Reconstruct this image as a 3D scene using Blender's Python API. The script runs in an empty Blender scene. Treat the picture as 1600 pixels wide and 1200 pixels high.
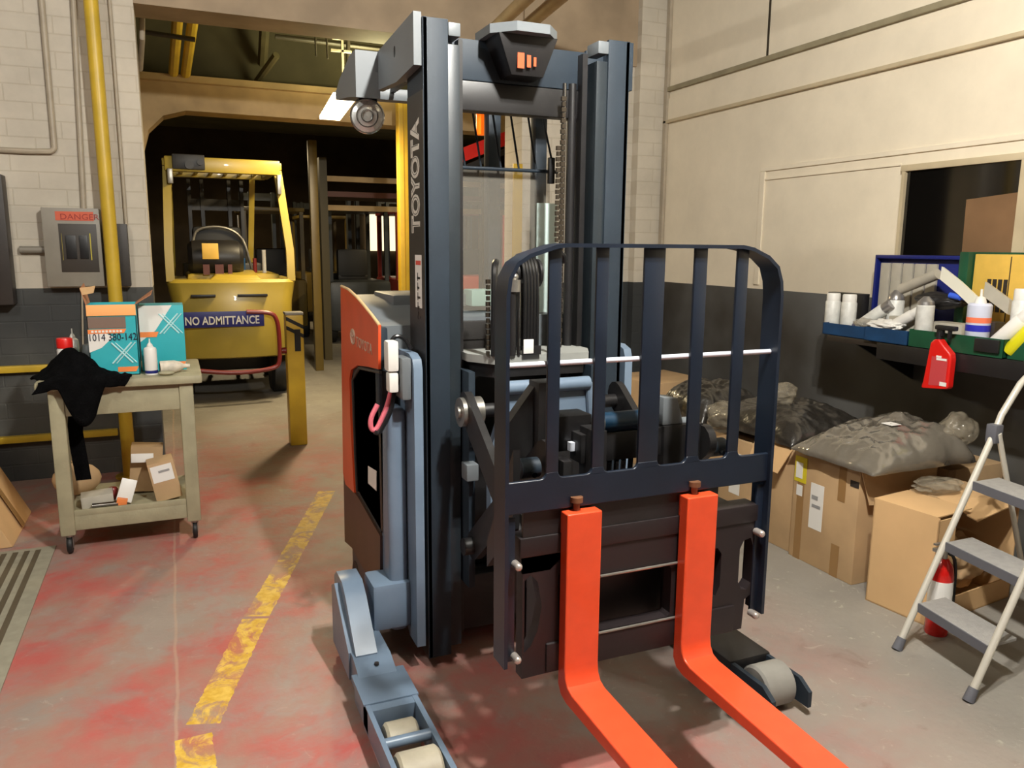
import bpy, bmesh, math, random
from mathutils import Vector, Matrix, noise
random.seed(7)
R = math.radians
PI = math.pi
C = bpy.context.scene
COL = C.collection

# ------------------------------------------------------------------ camera
YAW, PITCH, ROLL, FPX, EYE = R(23.14), R(9.85), R(0.46), 1230.0, 1.55
fwd = Vector((math.sin(YAW)*math.cos(PITCH), math.cos(YAW)*math.cos(PITCH), -math.sin(PITCH)))
rt = Vector((math.cos(YAW), -math.sin(YAW), 0))
up = rt.cross(fwd)
rt2 = rt*math.cos(ROLL) + up*math.sin(ROLL)
up2 = -rt*math.sin(ROLL) + up*math.cos(ROLL)
cam_d = bpy.data.cameras.new('camera')
cam = bpy.data.objects.new('camera', cam_d); COL.objects.link(cam)
cam_d.sensor_width = 36; cam_d.lens = FPX/1600*36
cam_d.clip_start = .05; cam_d.clip_end = 100
M = Matrix(((rt2.x, up2.x, -fwd.x, 0), (rt2.y, up2.y, -fwd.y, 0), (rt2.z, up2.z, -fwd.z, EYE), (0, 0, 0, 1)))
cam.matrix_world = M
C.camera = cam

def at(px, py, x=None, y=None, z=None):
    """world point seen at a pixel of the 1600x1200 photo, on a plane of the room"""
    d = fwd + rt2*((px-800)/FPX) - up2*((py-600)/FPX)
    if z is not None: t = (z-EYE)/d.z
    elif y is not None: t = y/d.y
    else: t = x/d.x
    return Vector((d.x*t, d.y*t, EYE+d.z*t))

# ------------------------------------------------------------------ world, exposure, lights
w = bpy.data.worlds.new('world'); C.world = w; w.use_nodes = True
w.node_tree.nodes['Background'].inputs[0].default_value = (.9, .8, .65, 1)
w.node_tree.nodes['Background'].inputs[1].default_value = .015
C.view_settings.view_transform = 'Standard'; C.view_settings.look = 'None'
C.view_settings.exposure = 0.28; C.view_settings.gamma = 1.0
C.view_settings.use_curve_mapping = False

def area(name, loc, sx, sy, power, color, rot=(0, 0, 0)):
    l = bpy.data.lights.new(name, 'AREA'); l.shape = 'RECTANGLE'; l.size = sx; l.size_y = sy
    l.energy = power; l.color = color
    o = bpy.data.objects.new(name, l); COL.objects.link(o); o.location = loc; o.rotation_euler = rot
    return o
WARM = (1.0, .97, .90)
def tube_lamp(name, x, y, z, power, color=WARM, ln=1.2):
    """three soft bulbs along a strip lamp"""
    for k in (-1, 1):
        l = bpy.data.lights.new(name, 'POINT'); l.energy = power/2; l.color = color; l.shadow_soft_size = .05
        o = bpy.data.objects.new(name, l); COL.objects.link(o); o.location = (x, y+k*ln*.12, z)
LAMPS = ((1.1, .92, 3.3, 455), (-1.25, 2.3, 3.2, 90))
for lx, ly, lz, lp_ in LAMPS: tube_lamp('strip_light', lx, ly, lz, lp_)
area('far_lamp_light', (1.47, 7.75, 2.76), .16, .5, 66, (1, .78, .45))
area('far_lamp_uplight', (1.75, 7.2, 2.90), .3, .9, 46, (1, .92, .48), (PI, 0, 0))
area('hall_fill_light', (5.2, 11.5, 3.3), .3, 1.2, 110, (1, .78, .45))  # unseen fill lights added for the hall's warm glow, no fixtures
area('hall_fill_light.001', (1.0, 15.5, 3.3), .3, 1.2, 80, (1, .78, .45))

# ------------------------------------------------------------------ materials
def lin(c):
    return tuple(((v/255)/12.92 if v/255 <= .04045 else ((v/255+.055)/1.055)**2.4) for v in c)
MATS = {}
def mat(name, rgb, rough=.5, metal=0, var=.0, scale=8, bump=0, bscale=60, spec=.5, coat=0, emit=None, estr=0, trans=0, alpha=1, rgb2=None):
    if name in MATS: return MATS[name]
    m = bpy.data.materials.new(name); m.use_nodes = True; MATS[name] = m
    nt = m.node_tree; b = nt.nodes['Principled BSDF']
    c = lin(rgb)
    b.inputs['Base Color'].default_value = (*c, 1)
    b.inputs['Roughness'].default_value = rough; b.inputs['Metallic'].default_value = metal
    b.inputs['Specular IOR Level'].default_value = spec
    if coat: b.inputs['Coat Weight'].default_value = coat
    if trans: b.inputs['Transmission Weight'].default_value = trans
    if alpha < 1: b.inputs['Alpha'].default_value = alpha
    if emit: b.inputs['Emission Color'].default_value = (*lin(emit), 1); b.inputs['Emission Strength'].default_value = estr
    tc = nt.nodes.new('ShaderNodeTexCoord')
    if var or rgb2:
        n = nt.nodes.new('ShaderNodeTexNoise'); n.inputs['Scale'].default_value = scale; n.inputs['Detail'].default_value = 6
        nt.links.new(tc.outputs['Object'], n.inputs['Vector'])
        r = nt.nodes.new('ShaderNodeValToRGB')
        r.color_ramp.elements[0].position = .35; r.color_ramp.elements[1].position = .65
        if rgb2: a, d = lin(rgb2), c
        else: a = tuple(v*(1-var) for v in c); d = tuple(min(1, v*(1+var*.6)) for v in c)
        r.color_ramp.elements[0].color = (*a, 1); r.color_ramp.elements[1].color = (*d, 1)
        nt.links.new(n.outputs['Fac'], r.inputs['Fac']); nt.links.new(r.outputs['Color'], b.inputs['Base Color'])
    if bump:
        n2 = nt.nodes.new('ShaderNodeTexNoise'); n2.inputs['Scale'].default_value = bscale; n2.inputs['Detail'].default_value = 4
        nt.links.new(tc.outputs['Object'], n2.inputs['Vector'])
        bp = nt.nodes.new('ShaderNodeBump'); bp.inputs['Strength'].default_value = bump; bp.inputs['Distance'].default_value = .01
        nt.links.new(n2.outputs['Fac'], bp.inputs['Height']); nt.links.new(bp.outputs['Normal'], b.inputs['Normal'])
    return m

m_gray = mat('truck grey paint', (38, 48, 58), .55, 0, .10, 5, spec=.3)
m_light = mat('truck light grey paint', (108, 126, 146), .38, 0, .08, 6)
m_hood = mat('hood grey plastic', (104, 110, 114), .45, 0, .06, 5)
m_dark = mat('mast side black paint', (38, 36, 35), .45, 0, .2, 6)
m_blk = mat('black steel', (30, 29, 30), .42, 0, .2, 9)
m_car = mat('carriage dark steel', (32, 25, 27), .5, 0, .15, 5)
m_brst = mat('backrest painted steel', (22, 31, 45), .36, 0, .12, 9)
m_or = mat('orange paint', (230, 88, 44), .35, 0, .08, 6, coat=.3)
m_fork = mat('fork red orange paint', (222, 78, 42), .33, 0, .07, 14, coat=.3)
m_chrome = mat('chrome', (200, 200, 200), .15, 1)
m_steel = mat('bare steel', (165, 162, 155), .35, .8, .15, 20)
m_rub = mat('black rubber', (24, 24, 24), .55)
m_hose = mat('hose rubber', (26, 26, 27), .28)
m_wht = mat('white plastic', (226, 224, 218), .4)
m_lab = mat('white paper label', (232, 230, 225), .6)
m_wheel = mat('pale polyurethane', (176, 168, 148), .55, 0, .15, 12)
m_wheel2 = mat('grey polyurethane', (140, 138, 132), .5, 0, .1, 12)
m_card = mat('cardboard', (188, 156, 116), .8, 0, .12, 4)
m_card2 = mat('light cardboard', (208, 170, 122), .8, 0, .09, 3)
m_tape = mat('brown tape', (150, 115, 72), .3)
m_cin = mat('cardboard inside', (120, 92, 60), .85)
m_yel = mat('yellow paint', (196, 160, 44), .4, 0, .12, 5)
m_yel2 = mat('yellow pipe paint', (206, 172, 52), .4, 0, .12, 6)
m_fly = mat('forklift yellow paint', (168, 146, 54), .35, 0, .08, 3, coat=.3)
m_mar = mat('maroon tube paint', (120, 34, 32), .35)
m_pant = mat('cart beige plastic', (158, 152, 124), .55, 0, .12, 9, bump=.1)
m_cloth = mat('black cloth', (9, 9, 10), .95, 0, .3, 20, spec=.05, bump=.4, bscale=90)
m_alu = mat('ladder cream tube', (206, 202, 190), .35, .2)
m_tread = mat('grey ladder tread', (150, 148, 145), .7, 0, .08, 40, bump=.3, bscale=200)
m_tredge = mat('ladder tread edge grey', (92, 93, 100), .6)
m_red = mat('red plastic', (214, 28, 22), .35, coat=.3)
m_redx = mat('extinguisher red paint', (196, 20, 16), .25, coat=.5)
m_blue = mat('blue steel tray', (16, 62, 104), .5, 0, .2, 8)
m_green = mat('green steel tray', (16, 74, 48), .5, 0, .2, 8)
m_navy = mat('navy plastic', (26, 36, 110), .4)
m_gbox = mat('grey divider plastic', (178, 172, 158), .6, 0, .08, 12)
m_ybox = mat('yellow cabinet', (228, 186, 84), .5, 0, .08, 10)
m_teal = mat('teal print', (46, 168, 178), .5)
m_orp = mat('orange print', (238, 136, 72), .5)
m_peach = mat('peach cardboard flap', (246, 176, 108), .7)
m_cond = mat('painted conduit', (172, 160, 140), .5, 0, .12, 9)
m_pipe = mat('dark pipe', (52, 46, 36), .5)
m_bx = mat('breaker grey steel', (140, 134, 122), .45, 0, .08, 7)
m_bxd = mat('breaker dark recess', (58, 52, 46), .5)
m_brz = mat('dark brown steel', (48, 42, 38), .5, 0, .15, 6)
m_amber = mat('amber strobe', (255, 110, 20), .25, emit=(255, 110, 20), estr=.7)
m_mint = mat('mint plastic', (186, 226, 214), .45)
m_paper = mat('pale blue paper', (226, 248, 244), .5)
m_pinkc = mat('pink cable', (214, 110, 124), .4)
m_glow = mat('lit tube diffuser', (255, 240, 200), .4, emit=(255, 238, 196), estr=14)
m_win = mat('bright far window', (255, 240, 205), .5, emit=(255, 232, 190), estr=1.3)

def glassy(name, tint, alpha, rough=.08):
    m = mat(name, tint, rough, 0, alpha=alpha); return m
m_screen = glassy('windshield acrylic', (150, 145, 135), .28, .12)
m_dglass = mat('dark window glass', (14, 13, 12), .06, 0, spec=.9)
m_plast = mat('clear plastic film', (110, 104, 94), .10, 0, .14, 3, bump=.9, bscale=10, coat=1)
m_plast2 = mat('pale plastic film', (170, 160, 140), .12, 0, .3, 9, bump=.8, bscale=14, coat=1, alpha=.42)
m_lens = mat('headlight glass', (214, 218, 216), .12, .35, bump=.3, bscale=60)

def floor_mat():
    m = bpy.data.materials.new('painted concrete floor'); m.use_nodes = True
    nt = m.node_tree; L = nt.links; N = nt.nodes; b = N['Principled BSDF']
    tc = N.new('ShaderNodeTexCoord'); sep = N.new('ShaderNodeSeparateXYZ'); L.new(tc.outputs['Object'], sep.inputs[0])
    def noi(s, d=6, dist=0, rough=.6):
        n = N.new('ShaderNodeTexNoise'); n.inputs['Scale'].default_value = s; n.inputs['Detail'].default_value = d
        n.inputs['Distortion'].default_value = dist; n.inputs['Roughness'].default_value = rough
        L.new(tc.outputs['Object'], n.inputs['Vector']); return n.outputs['Fac']
    def math_(op, a, c=None, clamp=False):
        n = N.new('ShaderNodeMath'); n.operation = op; n.use_clamp = clamp
        for i, v in enumerate((a, c)):
            if v is None: continue
            if isinstance(v, (int, float)): n.inputs[i].default_value = v
            else: L.new(v, n.inputs[i])
        return n.outputs[0]
    def ramp(f, p0, p1):
        n = N.new('ShaderNodeMapRange'); n.inputs['From Min'].default_value = p0; n.inputs['From Max'].default_value = p1
        n.clamp = True; L.new(f, n.inputs['Value']); return n.outputs[0]
    def mixc(f, a, c):
        n = N.new('ShaderNodeMix'); n.data_type = 'RGBA'
        L.new(f, n.inputs[0])
        for i, v in ((6, a), (7, c)):
            if isinstance(v, tuple): n.inputs[i].default_value = (*lin(v), 1)
            else: L.new(v, n.inputs[i])
        return n.outputs[2]
    X, Y = sep.outputs[0], sep.outputs[1]
    base = mixc(ramp(noi(1.1, 8), .3, .7), (130, 126, 119), (154, 150, 142))
    base = mixc(ramp(noi(14, 5, 1.5), .62, .75), base, (176, 172, 160))
    base = mixc(ramp(noi(5, 6, .6), .6, .78), base, (112, 106, 98))
    # worn red paint, strongest on the left side of the bay
    side = math_('MULTIPLY', ramp(X, 2.6, .6), ramp(Y, 7.5, 5.2))
    patch = ramp(math_('ADD', math_('MULTIPLY', noi(1.6, 8, .4, .7), .75), math_('MULTIPLY', noi(9, 5, .8), .25)), .40, .54)
    red = math_('MULTIPLY', math_('MULTIPLY', math_('ADD', math_('MULTIPLY', patch, .72), .28), side), .86)
    rcol = mixc(ramp(noi(2.5, 4), .42, .62), (160, 118, 104), (182, 80, 74))
    col = mixc(red, base, rcol)
    # slab joints
    def line(coord, p, wd):
        return ramp(math_('ABSOLUTE', math_('SUBTRACT', coord, p)), wd, wd*.3)
    wob = math_('ADD', X, math_('MULTIPLY', noi(3), .03))
    j = line(wob, -.065, .008)
    col = mixc(math_('MULTIPLY', j, .6), col, (178, 150, 130))
    j2 = line(math_('ADD', Y, math_('MULTIPLY', noi(3), .05)), 3.42, .007)
    # yellow lane line: from p0 to p1
    def stripe(p0, p1, hw, g0=0, seed=0):
        d = Vector((p1[0]-p0[0], p1[1]-p0[1])); ln = d.length; d /= ln
        v = math_('ADD', math_('MULTIPLY', math_('SUBTRACT', X, p0[0]), d.x), math_('MULTIPLY', math_('SUBTRACT', Y, p0[1]), d.y))
        u = math_('ADD', math_('MULTIPLY', math_('SUBTRACT', X, p0[0]), -d.y), math_('MULTIPLY', math_('SUBTRACT', Y, p0[1]), d.x))
        un = math_('ADD', u, math_('MULTIPLY', math_('SUBTRACT', noi(30, 3), .5), .02))
        k = math_('MULTIPLY', math_('LESS_THAN', math_('ABSOLUTE', un), hw), math_('MULTIPLY', math_('GREATER_THAN', v, 0), math_('LESS_THAN', v, ln)))
        return k
    s1 = stripe((.0, 2.56), (.23, 3.27), .053)
    s2 = stripe((.238, 3.29), (.82, 4.93), .053)
    s3 = stripe((-.02, 2.2), (-.03, 2.50), .055)
    s = math_('MAXIMUM', math_('MAXIMUM', s1, s2), s3)
    wear = ramp(noi(7, 8, 1.2, .7), .565, .48)
    s = math_('MULTIPLY', s, math_('ADD', math_('MULTIPLY', wear, .8), .15))
    col = mixc(s, col, mixc(ramp(noi(20), .4, .6), (205, 160, 40), (226, 190, 84)))
    L.new(col, b.inputs['Base Color'])
    L.new(math_('ADD', math_('MULTIPLY', noi(6), .3), .38), b.inputs['Roughness'])
    bp = N.new('ShaderNodeBump'); bp.inputs['Strength'].default_value = .25; bp.inputs['Distance'].default_value = .01
    L.new(noi(25, 8), bp.inputs['Height']); L.new(bp.outputs[0], b.inputs['Normal'])
    return m

def wall_mat(name, upper, lower, brick=False, zb=1.265, axis='X', up2=None, vs=.1, lscale=1.2, stripes=False):
    m = bpy.data.materials.new(name); m.use_nodes = True
    nt = m.node_tree; L = nt.links; N = nt.nodes; b = N['Principled BSDF']
    tc = N.new('ShaderNodeTexCoord'); sep = N.new('ShaderNodeSeparateXYZ'); L.new(tc.outputs['Object'], sep.inputs[0])
    n = N.new('ShaderNodeTexNoise'); n.inputs['Scale'].default_value = 2.2; n.inputs['Detail'].default_value = 9; n.inputs['Roughness'].default_value = .65
    L.new(tc.outputs['Object'], n.inputs['Vector'])
    r = N.new('ShaderNodeValToRGB'); e = r.color_ramp.elements
    e[0].position = .3; e[1].position = .7
    e[0].color = (*[v*(1-vs*1.6) for v in lin(upper)], 1); e[1].color = (*[min(1, v*(1+vs*.4)) for v in lin(upper)], 1)
    L.new(n.outputs['Fac'], r.inputs['Fac'])
    n2 = N.new('ShaderNodeTexNoise'); n2.inputs['Scale'].default_value = lscale; n2.inputs['Detail'].default_value = 4
    L.new(tc.outputs['Object'], n2.inputs['Vector'])
    r2 = N.new('ShaderNodeValToRGB'); e = r2.color_ramp.elements; e[0].position = .4; e[1].position = .62
    e[0].color = (*lin(lower), 1); e[1].color = (*lin(up2 or lower), 1)
    L.new(n2.outputs['Fac'], r2.inputs['Fac'])
    col = r.outputs['Color']; hgt = n.outputs['Fac']
    if brick:
        mp = N.new('ShaderNodeCombineXYZ'); L.new(sep.outputs[0 if axis == 'X' else 1], mp.inputs[0]); L.new(sep.outputs[2], mp.inputs[1])
        bt = N.new('ShaderNodeTexBrick'); bt.inputs['Scale'].default_value = 1.0
        bt.inputs['Brick Width'].default_value = .30; bt.inputs['Row Height'].default_value = .105
        bt.inputs['Mortar Size'].default_value = .006; bt.inputs['Mortar Smooth'].default_value = .6; bt.inputs['Bias'].default_value = 0
        bt.inputs['Color1'].default_value = (1, 1, 1, 1); bt.inputs['Color2'].default_value = (.95, .95, .95, 1); bt.inputs['Mortar'].default_value = (.80, .77, .72, 1)
        L.new(mp.outputs[0], bt.inputs['Vector'])
        mx = N.new('ShaderNodeMix'); mx.data_type = 'RGBA'; mx.blend_type = 'MULTIPLY'; mx.inputs[0].default_value = .55
        L.new(col, mx.inputs[6]); L.new(bt.outputs['Color'], mx.inputs[7]); col = mx.outputs[2]
        bp = N.new('ShaderNodeBump'); bp.inputs['Strength'].default_value = .3; bp.inputs['Distance'].default_value = .006; bp.invert = True
        L.new(bt.outputs['Fac'], bp.inputs['Height']); L.new(bp.outputs[0], b.inputs['Normal'])
    gt = N.new('ShaderNodeMath'); gt.operation = 'GREATER_THAN'; gt.inputs[1].default_value = zb; L.new(sep.outputs[2], gt.inputs[0])
    mx = N.new('ShaderNodeMix'); mx.data_type = 'RGBA'; L.new(gt.outputs[0], mx.inputs[0]); L.new(r2.outputs['Color'], mx.inputs[6]); L.new(col, mx.inputs[7])
    L.new(mx.outputs[2], b.inputs['Base Color']); b.inputs['Roughness'].default_value = .7
    return m

# ------------------------------------------------------------------ mesh helpers
class MB:
    def __init__(s): s.bm = bmesh.new()
    def _new(s, before, mtx=None, bevel=0, seg=2):
        vs = [v for v in s.bm.verts if v not in before]
        if bevel:
            es = list({e for v in vs for e in v.link_edges})
            bmesh.ops.bevel(s.bm, geom=es, offset=bevel, segments=seg, profile=.6, affect='EDGES', clamp_overlap=True)
            vs = [v for v in s.bm.verts if v not in before]
        if mtx is not None: bmesh.ops.transform(s.bm, matrix=mtx, verts=vs)
        return s
    def box(s, x0, x1, y0, y1, z0, z1, bevel=0, mtx=None, seg=2):
        before = set(s.bm.verts)
        bmesh.ops.create_cube(s.bm, size=1)
        vs = [v for v in s.bm.verts if v not in before]
        bmesh.ops.transform(s.bm, matrix=Matrix.Translation(((x0+x1)/2, (y0+y1)/2, (z0+z1)/2)) @ Matrix.Diagonal((abs(x1-x0), abs(y1-y0), abs(z1-z0), 1)), verts=vs)
        return s._new(before, mtx, bevel, seg)
    def cyl(s, p0, p1, r0, r1=None, n=20, cap=True):
        p0, p1 = Vector(p0), Vector(p1); d = p1-p0
        before = set(s.bm.verts)
        bmesh.ops.create_cone(s.bm, cap_ends=cap, segments=n, radius1=r0, radius2=r0 if r1 is None else r1, depth=d.length)
        q = Vector((0, 0, 1)).rotation_difference(d.normalized()).to_matrix().to_4x4()
        vs = [v for v in s.bm.verts if v not in before]
        bmesh.ops.transform(s.bm, matrix=Matrix.Translation((p0+p1)/2) @ q, verts=vs)
        return s
    def sph(s, c, r, sc=(1, 1, 1), n=16):
        before = set(s.bm.verts)
        bmesh.ops.create_uvsphere(s.bm, u_segments=n, v_segments=max(6, n//2), radius=r)
        vs = [v for v in s.bm.verts if v not in before]
        bmesh.ops.transform(s.bm, matrix=Matrix.Translation(c) @ Matrix.Diagonal((*sc, 1)), verts=vs)
        return s
    def tube(s, pts, r, n=10, smooth=0, cap=True):
        pts = [Vector(p) for p in pts]
        for _ in range(smooth):
            q = [pts[0]]
            for a, b in zip(pts, pts[1:]): q += [a.lerp(b, .25), a.lerp(b, .75)]
            pts = q + [pts[-1]]
        rings = []; ref = None
        for i, p in enumerate(pts):
            t = (pts[min(i+1, len(pts)-1)]-pts[max(i-1, 0)]).normalized()
            if ref is None: ref = t.orthogonal().normalized()
            ref = (ref - t*ref.dot(t)).normalized(); bn = t.cross(ref)
            rr = r[i] if isinstance(r, (list, tuple)) else r
            rings.append([s.bm.verts.new(p + (ref*math.cos(a)+bn*math.sin(a))*rr) for a in [2*PI*k/n for k in range(n)]])
        for A, B in zip(rings, rings[1:]):
            for k in range(n): s.bm.faces.new((A[k], A[(k+1) % n], B[(k+1) % n], B[k]))
        if cap: s.bm.faces.new(rings[0][::-1]); s.bm.faces.new(rings[-1])
        return s
    def strap(s, pts, wdir, w, t):
        """flat strip swept through pts; wdir = width direction"""
        pts = [Vector(p) for p in pts]; wd = Vector(wdir).normalized(); rings = []
        for i, p in enumerate(pts):
            tg = (pts[min(i+1, len(pts)-1)]-pts[max(i-1, 0)]).normalized(); nn = tg.cross(wd).normalized()
            rings.append([s.bm.verts.new(p + wd*a*w/2 + nn*b_*t/2) for a, b_ in ((-1, -1), (1, -1), (1, 1), (-1, 1))])
        for A, B in zip(rings, rings[1:]):
            for k in range(4): s.bm.faces.new((A[k], A[(k+1) % 4], B[(k+1) % 4], B[k]))
        s.bm.faces.new(rings[0][::-1]); s.bm.faces.new(rings[-1])
        return s
    def plate(s, outer, holes, axis, a0, a1):
        """flat plate with holes, 2-D outlines; axis y: (x,z) outlines from y=a0 to a1, axis x: (y,z), axis z: (x,y)"""
        def P(u, v, a):
            return (u, a, v) if axis == 'y' else ((a, u, v) if axis == 'x' else (u, v, a))
        tmp = bmesh.new(); es = []
        for loop in [outer]+list(holes):
            vs = [tmp.verts.new(P(u, v, a0)) for u, v in loop]
            es += [tmp.edges.new((vs[i], vs[(i+1) % len(vs)])) for i in range(len(vs))]
        bmesh.ops.triangle_fill(tmp, use_beauty=True, use_dissolve=False, edges=es)
        if holes:
            dele = []
            def inside(pt, poly):
                x, y = pt; c = False
                for i in range(len(poly)):
                    (x1, y1), (x2, y2) = poly[i], poly[i-1]
                    if (y1 > y) != (y2 > y) and x < (x2-x1)*(y-y1)/(y2-y1)+x1: c = not c
                return c
            for f in tmp.faces:
                cc = f.calc_center_median(); q = {'y': (cc.x, cc.z), 'x': (cc.y, cc.z), 'z': (cc.x, cc.y)}[axis]
                if any(inside(q, h) for h in holes): dele.append(f)
            bmesh.ops.delete(tmp, geom=dele, context='FACES')
        r = bmesh.ops.extrude_face_region(tmp, geom=list(tmp.faces))
        dv = Vector(P(0, 0, a1-a0))
        bmesh.ops.translate(tmp, vec=dv, verts=[v for v in r['geom'] if isinstance(v, bmesh.types.BMVert)])
        me = bpy.data.meshes.new('t'); tmp.to_mesh(me); tmp.free(); s.bm.from_mesh(me); bpy.data.meshes.remove(me)
        return s
    def lathe(s, prof, c=(0, 0, 0), n=24, mtx=None):
        before = set(s.bm.verts); rings = []
        for r, z in prof:
            rings.append([s.bm.verts.new((c[0]+r*math.cos(2*PI*k/n), c[1]+r*math.sin(2*PI*k/n), c[2]+z)) for k in range(n)])
        for A, B in zip(rings, rings[1:]):
            for k in range(n): s.bm.faces.new((A[k], A[(k+1) % n], B[(k+1) % n], B[k]))
        s.bm.faces.new(rings[0][::-1]); s.bm.faces.new(rings[-1])
        return s._new(before, mtx)
    def hexa(s, pts, bevel=0):
        """8 points: bottom 4 then top 4, same order"""
        before = set(s.bm.verts)
        v = [s.bm.verts.new(p) for p in pts]
        for f in ((3, 2, 1, 0), (4, 5, 6, 7), (0, 1, 5, 4), (1, 2, 6, 5), (2, 3, 7, 6), (3, 0, 4, 7)): s.bm.faces.new([v[i] for i in f])
        return s._new(before, None, bevel)
    def move(s, mtx): bmesh.ops.transform(s.bm, matrix=mtx, verts=list(s.bm.verts)); return s

def wloc(o):
    v = Vector((0, 0, 0))
    while o is not None: v += o.location; o = o.parent
    return v
def finish(me, sm):
    if sm:
        for p in me.polygons: p.use_smooth = True
def obj(name, mb, material, parent=None, smooth=35, origin=None):
    bm = mb.bm if isinstance(mb, MB) else mb
    bmesh.ops.recalc_face_normals(bm, faces=list(bm.faces))
    if parent is not None: off = wloc(parent)
    elif origin is not None: off = Vector(origin)
    else:
        if bm.verts:
            xs = [v.co.x for v in bm.verts]; ys = [v.co.y for v in bm.verts]; zs = [v.co.z for v in bm.verts]
            off = Vector(((min(xs)+max(xs))/2, (min(ys)+max(ys))/2, min(zs)))
        else: off = Vector((0, 0, 0))
    bmesh.ops.translate(bm, vec=-off, verts=list(bm.verts))
    if smooth:
        for f in bm.faces: f.smooth = True
        for e in bm.edges:
            if len(e.link_faces) == 2 and e.calc_face_angle(0) > R(smooth): e.smooth = False
    me = bpy.data.meshes.new(name); bm.to_mesh(me); bm.free()
    if isinstance(material, (list, tuple)):
        for k in material: me.materials.append(k)
    else: me.materials.append(material)
    o = bpy.data.objects.new(name, me); COL.objects.link(o)
    if parent is not None: o.parent = parent
    else: o.location = off
    return o
def tag(o, label, cat=None, group=None, kind=None):
    if label: o['label'] = label
    if cat: o['category'] = cat
    if group: o['group'] = group
    if kind: o['kind'] = kind
    return o
def thing(name, loc, label, cat, group=None):
    o = bpy.data.objects.new(name, None); COL.objects.link(o); o.location = loc; o.empty_display_size = .1
    return tag(o, label, cat, group)
def struct(name, mb, m, smooth=0):
    o = obj(name, mb, m, smooth=smooth, origin=(0, 0, 0)); o['kind'] = 'structure'; return o
def kids(o): return [c for c in bpy.data.objects if c.parent == o]
def copy_tree(o, parent=None):
    c = o.copy(); COL.objects.link(c); c.parent = parent
    for ch in kids(o): copy_tree(ch, c)
    return c
def text(name, s, size, origin, xdir, ydir, material, parent, ext=.0008, align='LEFT', sx=1, label=None, shear=0, offset=0):
    cu = bpy.data.curves.new('t', 'FONT'); cu.body = s; cu.size = size; cu.extrude = ext; cu.align_x = align; cu.resolution_u = 3; cu.shear = shear; cu.offset = offset
    to = bpy.data.objects.new('t', cu); COL.objects.link(to)
    bpy.context.view_layer.update()
    me = bpy.data.meshes.new_from_object(to.evaluated_get(bpy.context.evaluated_depsgraph_get()))
    bpy.data.objects.remove(to); bpy.data.curves.remove(cu)
    xd, yd = Vector(xdir).normalized(), Vector(ydir).normalized(); zd = xd.cross(yd)
    o3 = Vector(origin) - wloc(parent)
    me.transform(Matrix(((xd.x*sx, yd.x, zd.x, o3.x), (xd.y*sx, yd.y, zd.y, o3.y), (xd.z*sx, yd.z, zd.z, o3.z), (0, 0, 0, 1))))
    me.materials.clear(); me.materials.append(material); me.name = name
    o = bpy.data.objects.new(name, me); COL.objects.link(o); o.parent = parent
    if label: o['label'] = label
    return o
def quad(mb, a, b, c, d, t=.001):
    """thin slab on four corners, thickness t along the normal"""
    a, b, c, d = map(Vector, (a, b, c, d)); n = (b-a).cross(d-a).normalized()*t
    return mb.hexa([a, b, c, d, a+n, b+n, c+n, d+n])

# ================================================================== THE BUILDING
YW, XR = 5.9, 3.86
mfl = floor_mat()
struct('floor', MB().box(-4, XR+.3, -3.2, YW, -.12, 0).box(-4, 9, YW, 21, -.12, 0), mfl)
m_wb = wall_mat('painted brick wall', (206, 197, 180), (54, 56, 56), True, 1.265, vs=.12, up2=(84, 84, 80))
m_wr = wall_mat('plaster wall', (236, 224, 200), (62, 58, 52), False, 1.27, vs=.07, up2=(100, 100, 98), lscale=.9)
m_ws = wall_mat('side wall', (112, 104, 92), (50, 48, 46), False, 1.27)
m_ceil = mat('ceiling boards', (110, 100, 84), .8, 0, .2, 2)
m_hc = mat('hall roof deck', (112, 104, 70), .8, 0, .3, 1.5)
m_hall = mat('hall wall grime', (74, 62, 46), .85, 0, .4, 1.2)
m_beam = mat('tan painted concrete beam', (188, 160, 116), .7, 0, .2, 3)
m_beam2 = mat('brown painted beam', (162, 142, 116), .7, 0, .2, 3)
OX0, OX1, OZ = -.135, 2.59, 3.07
# wall of the bay that holds the wide doorway
struct('wall_back', MB().box(-4, OX0, YW, YW+.35, 0, 3.6).box(OX1, XR, YW, YW+.35, 0, 3.6), m_wb)
struct('trim_1', MB().box(OX0, OX1, YW-.002, YW+.35, OZ, 3.6).box(OX1, XR, YW-.03, YW+.0, 3.02, 3.6), m_beam2)
struct('wall_right', MB().box(XR, XR+.2, -3.2, 3.33, 0, 3.6).box(XR, XR+.2, 3.33, YW+.35, 0, 3.6), m_wr)
struct('wall_left', MB().box(-4.2, -4, -3.2, YW, 0, 3.6), m_ws)
struct('wall_front', MB().box(-4, XR+.2, -3.4, -3.2, 0, 3.6), m_ws)
struct('ceiling', MB().box(-4, XR+.2, -3.2, YW+.35, 3.6, 3.75), m_ceil)
# hall beyond
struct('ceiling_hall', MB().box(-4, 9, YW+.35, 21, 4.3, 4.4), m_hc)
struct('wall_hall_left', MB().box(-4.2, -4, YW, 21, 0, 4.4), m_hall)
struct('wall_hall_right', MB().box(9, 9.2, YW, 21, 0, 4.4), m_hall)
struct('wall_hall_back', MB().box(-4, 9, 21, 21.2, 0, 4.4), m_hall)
struct('wall_hall_front', MB().box(XR+.2, 9, YW, YW+.35, 0, 4.4).box(-4, XR+.2, YW+.0, YW+.35, 3.75, 4.4), m_hall)
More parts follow.
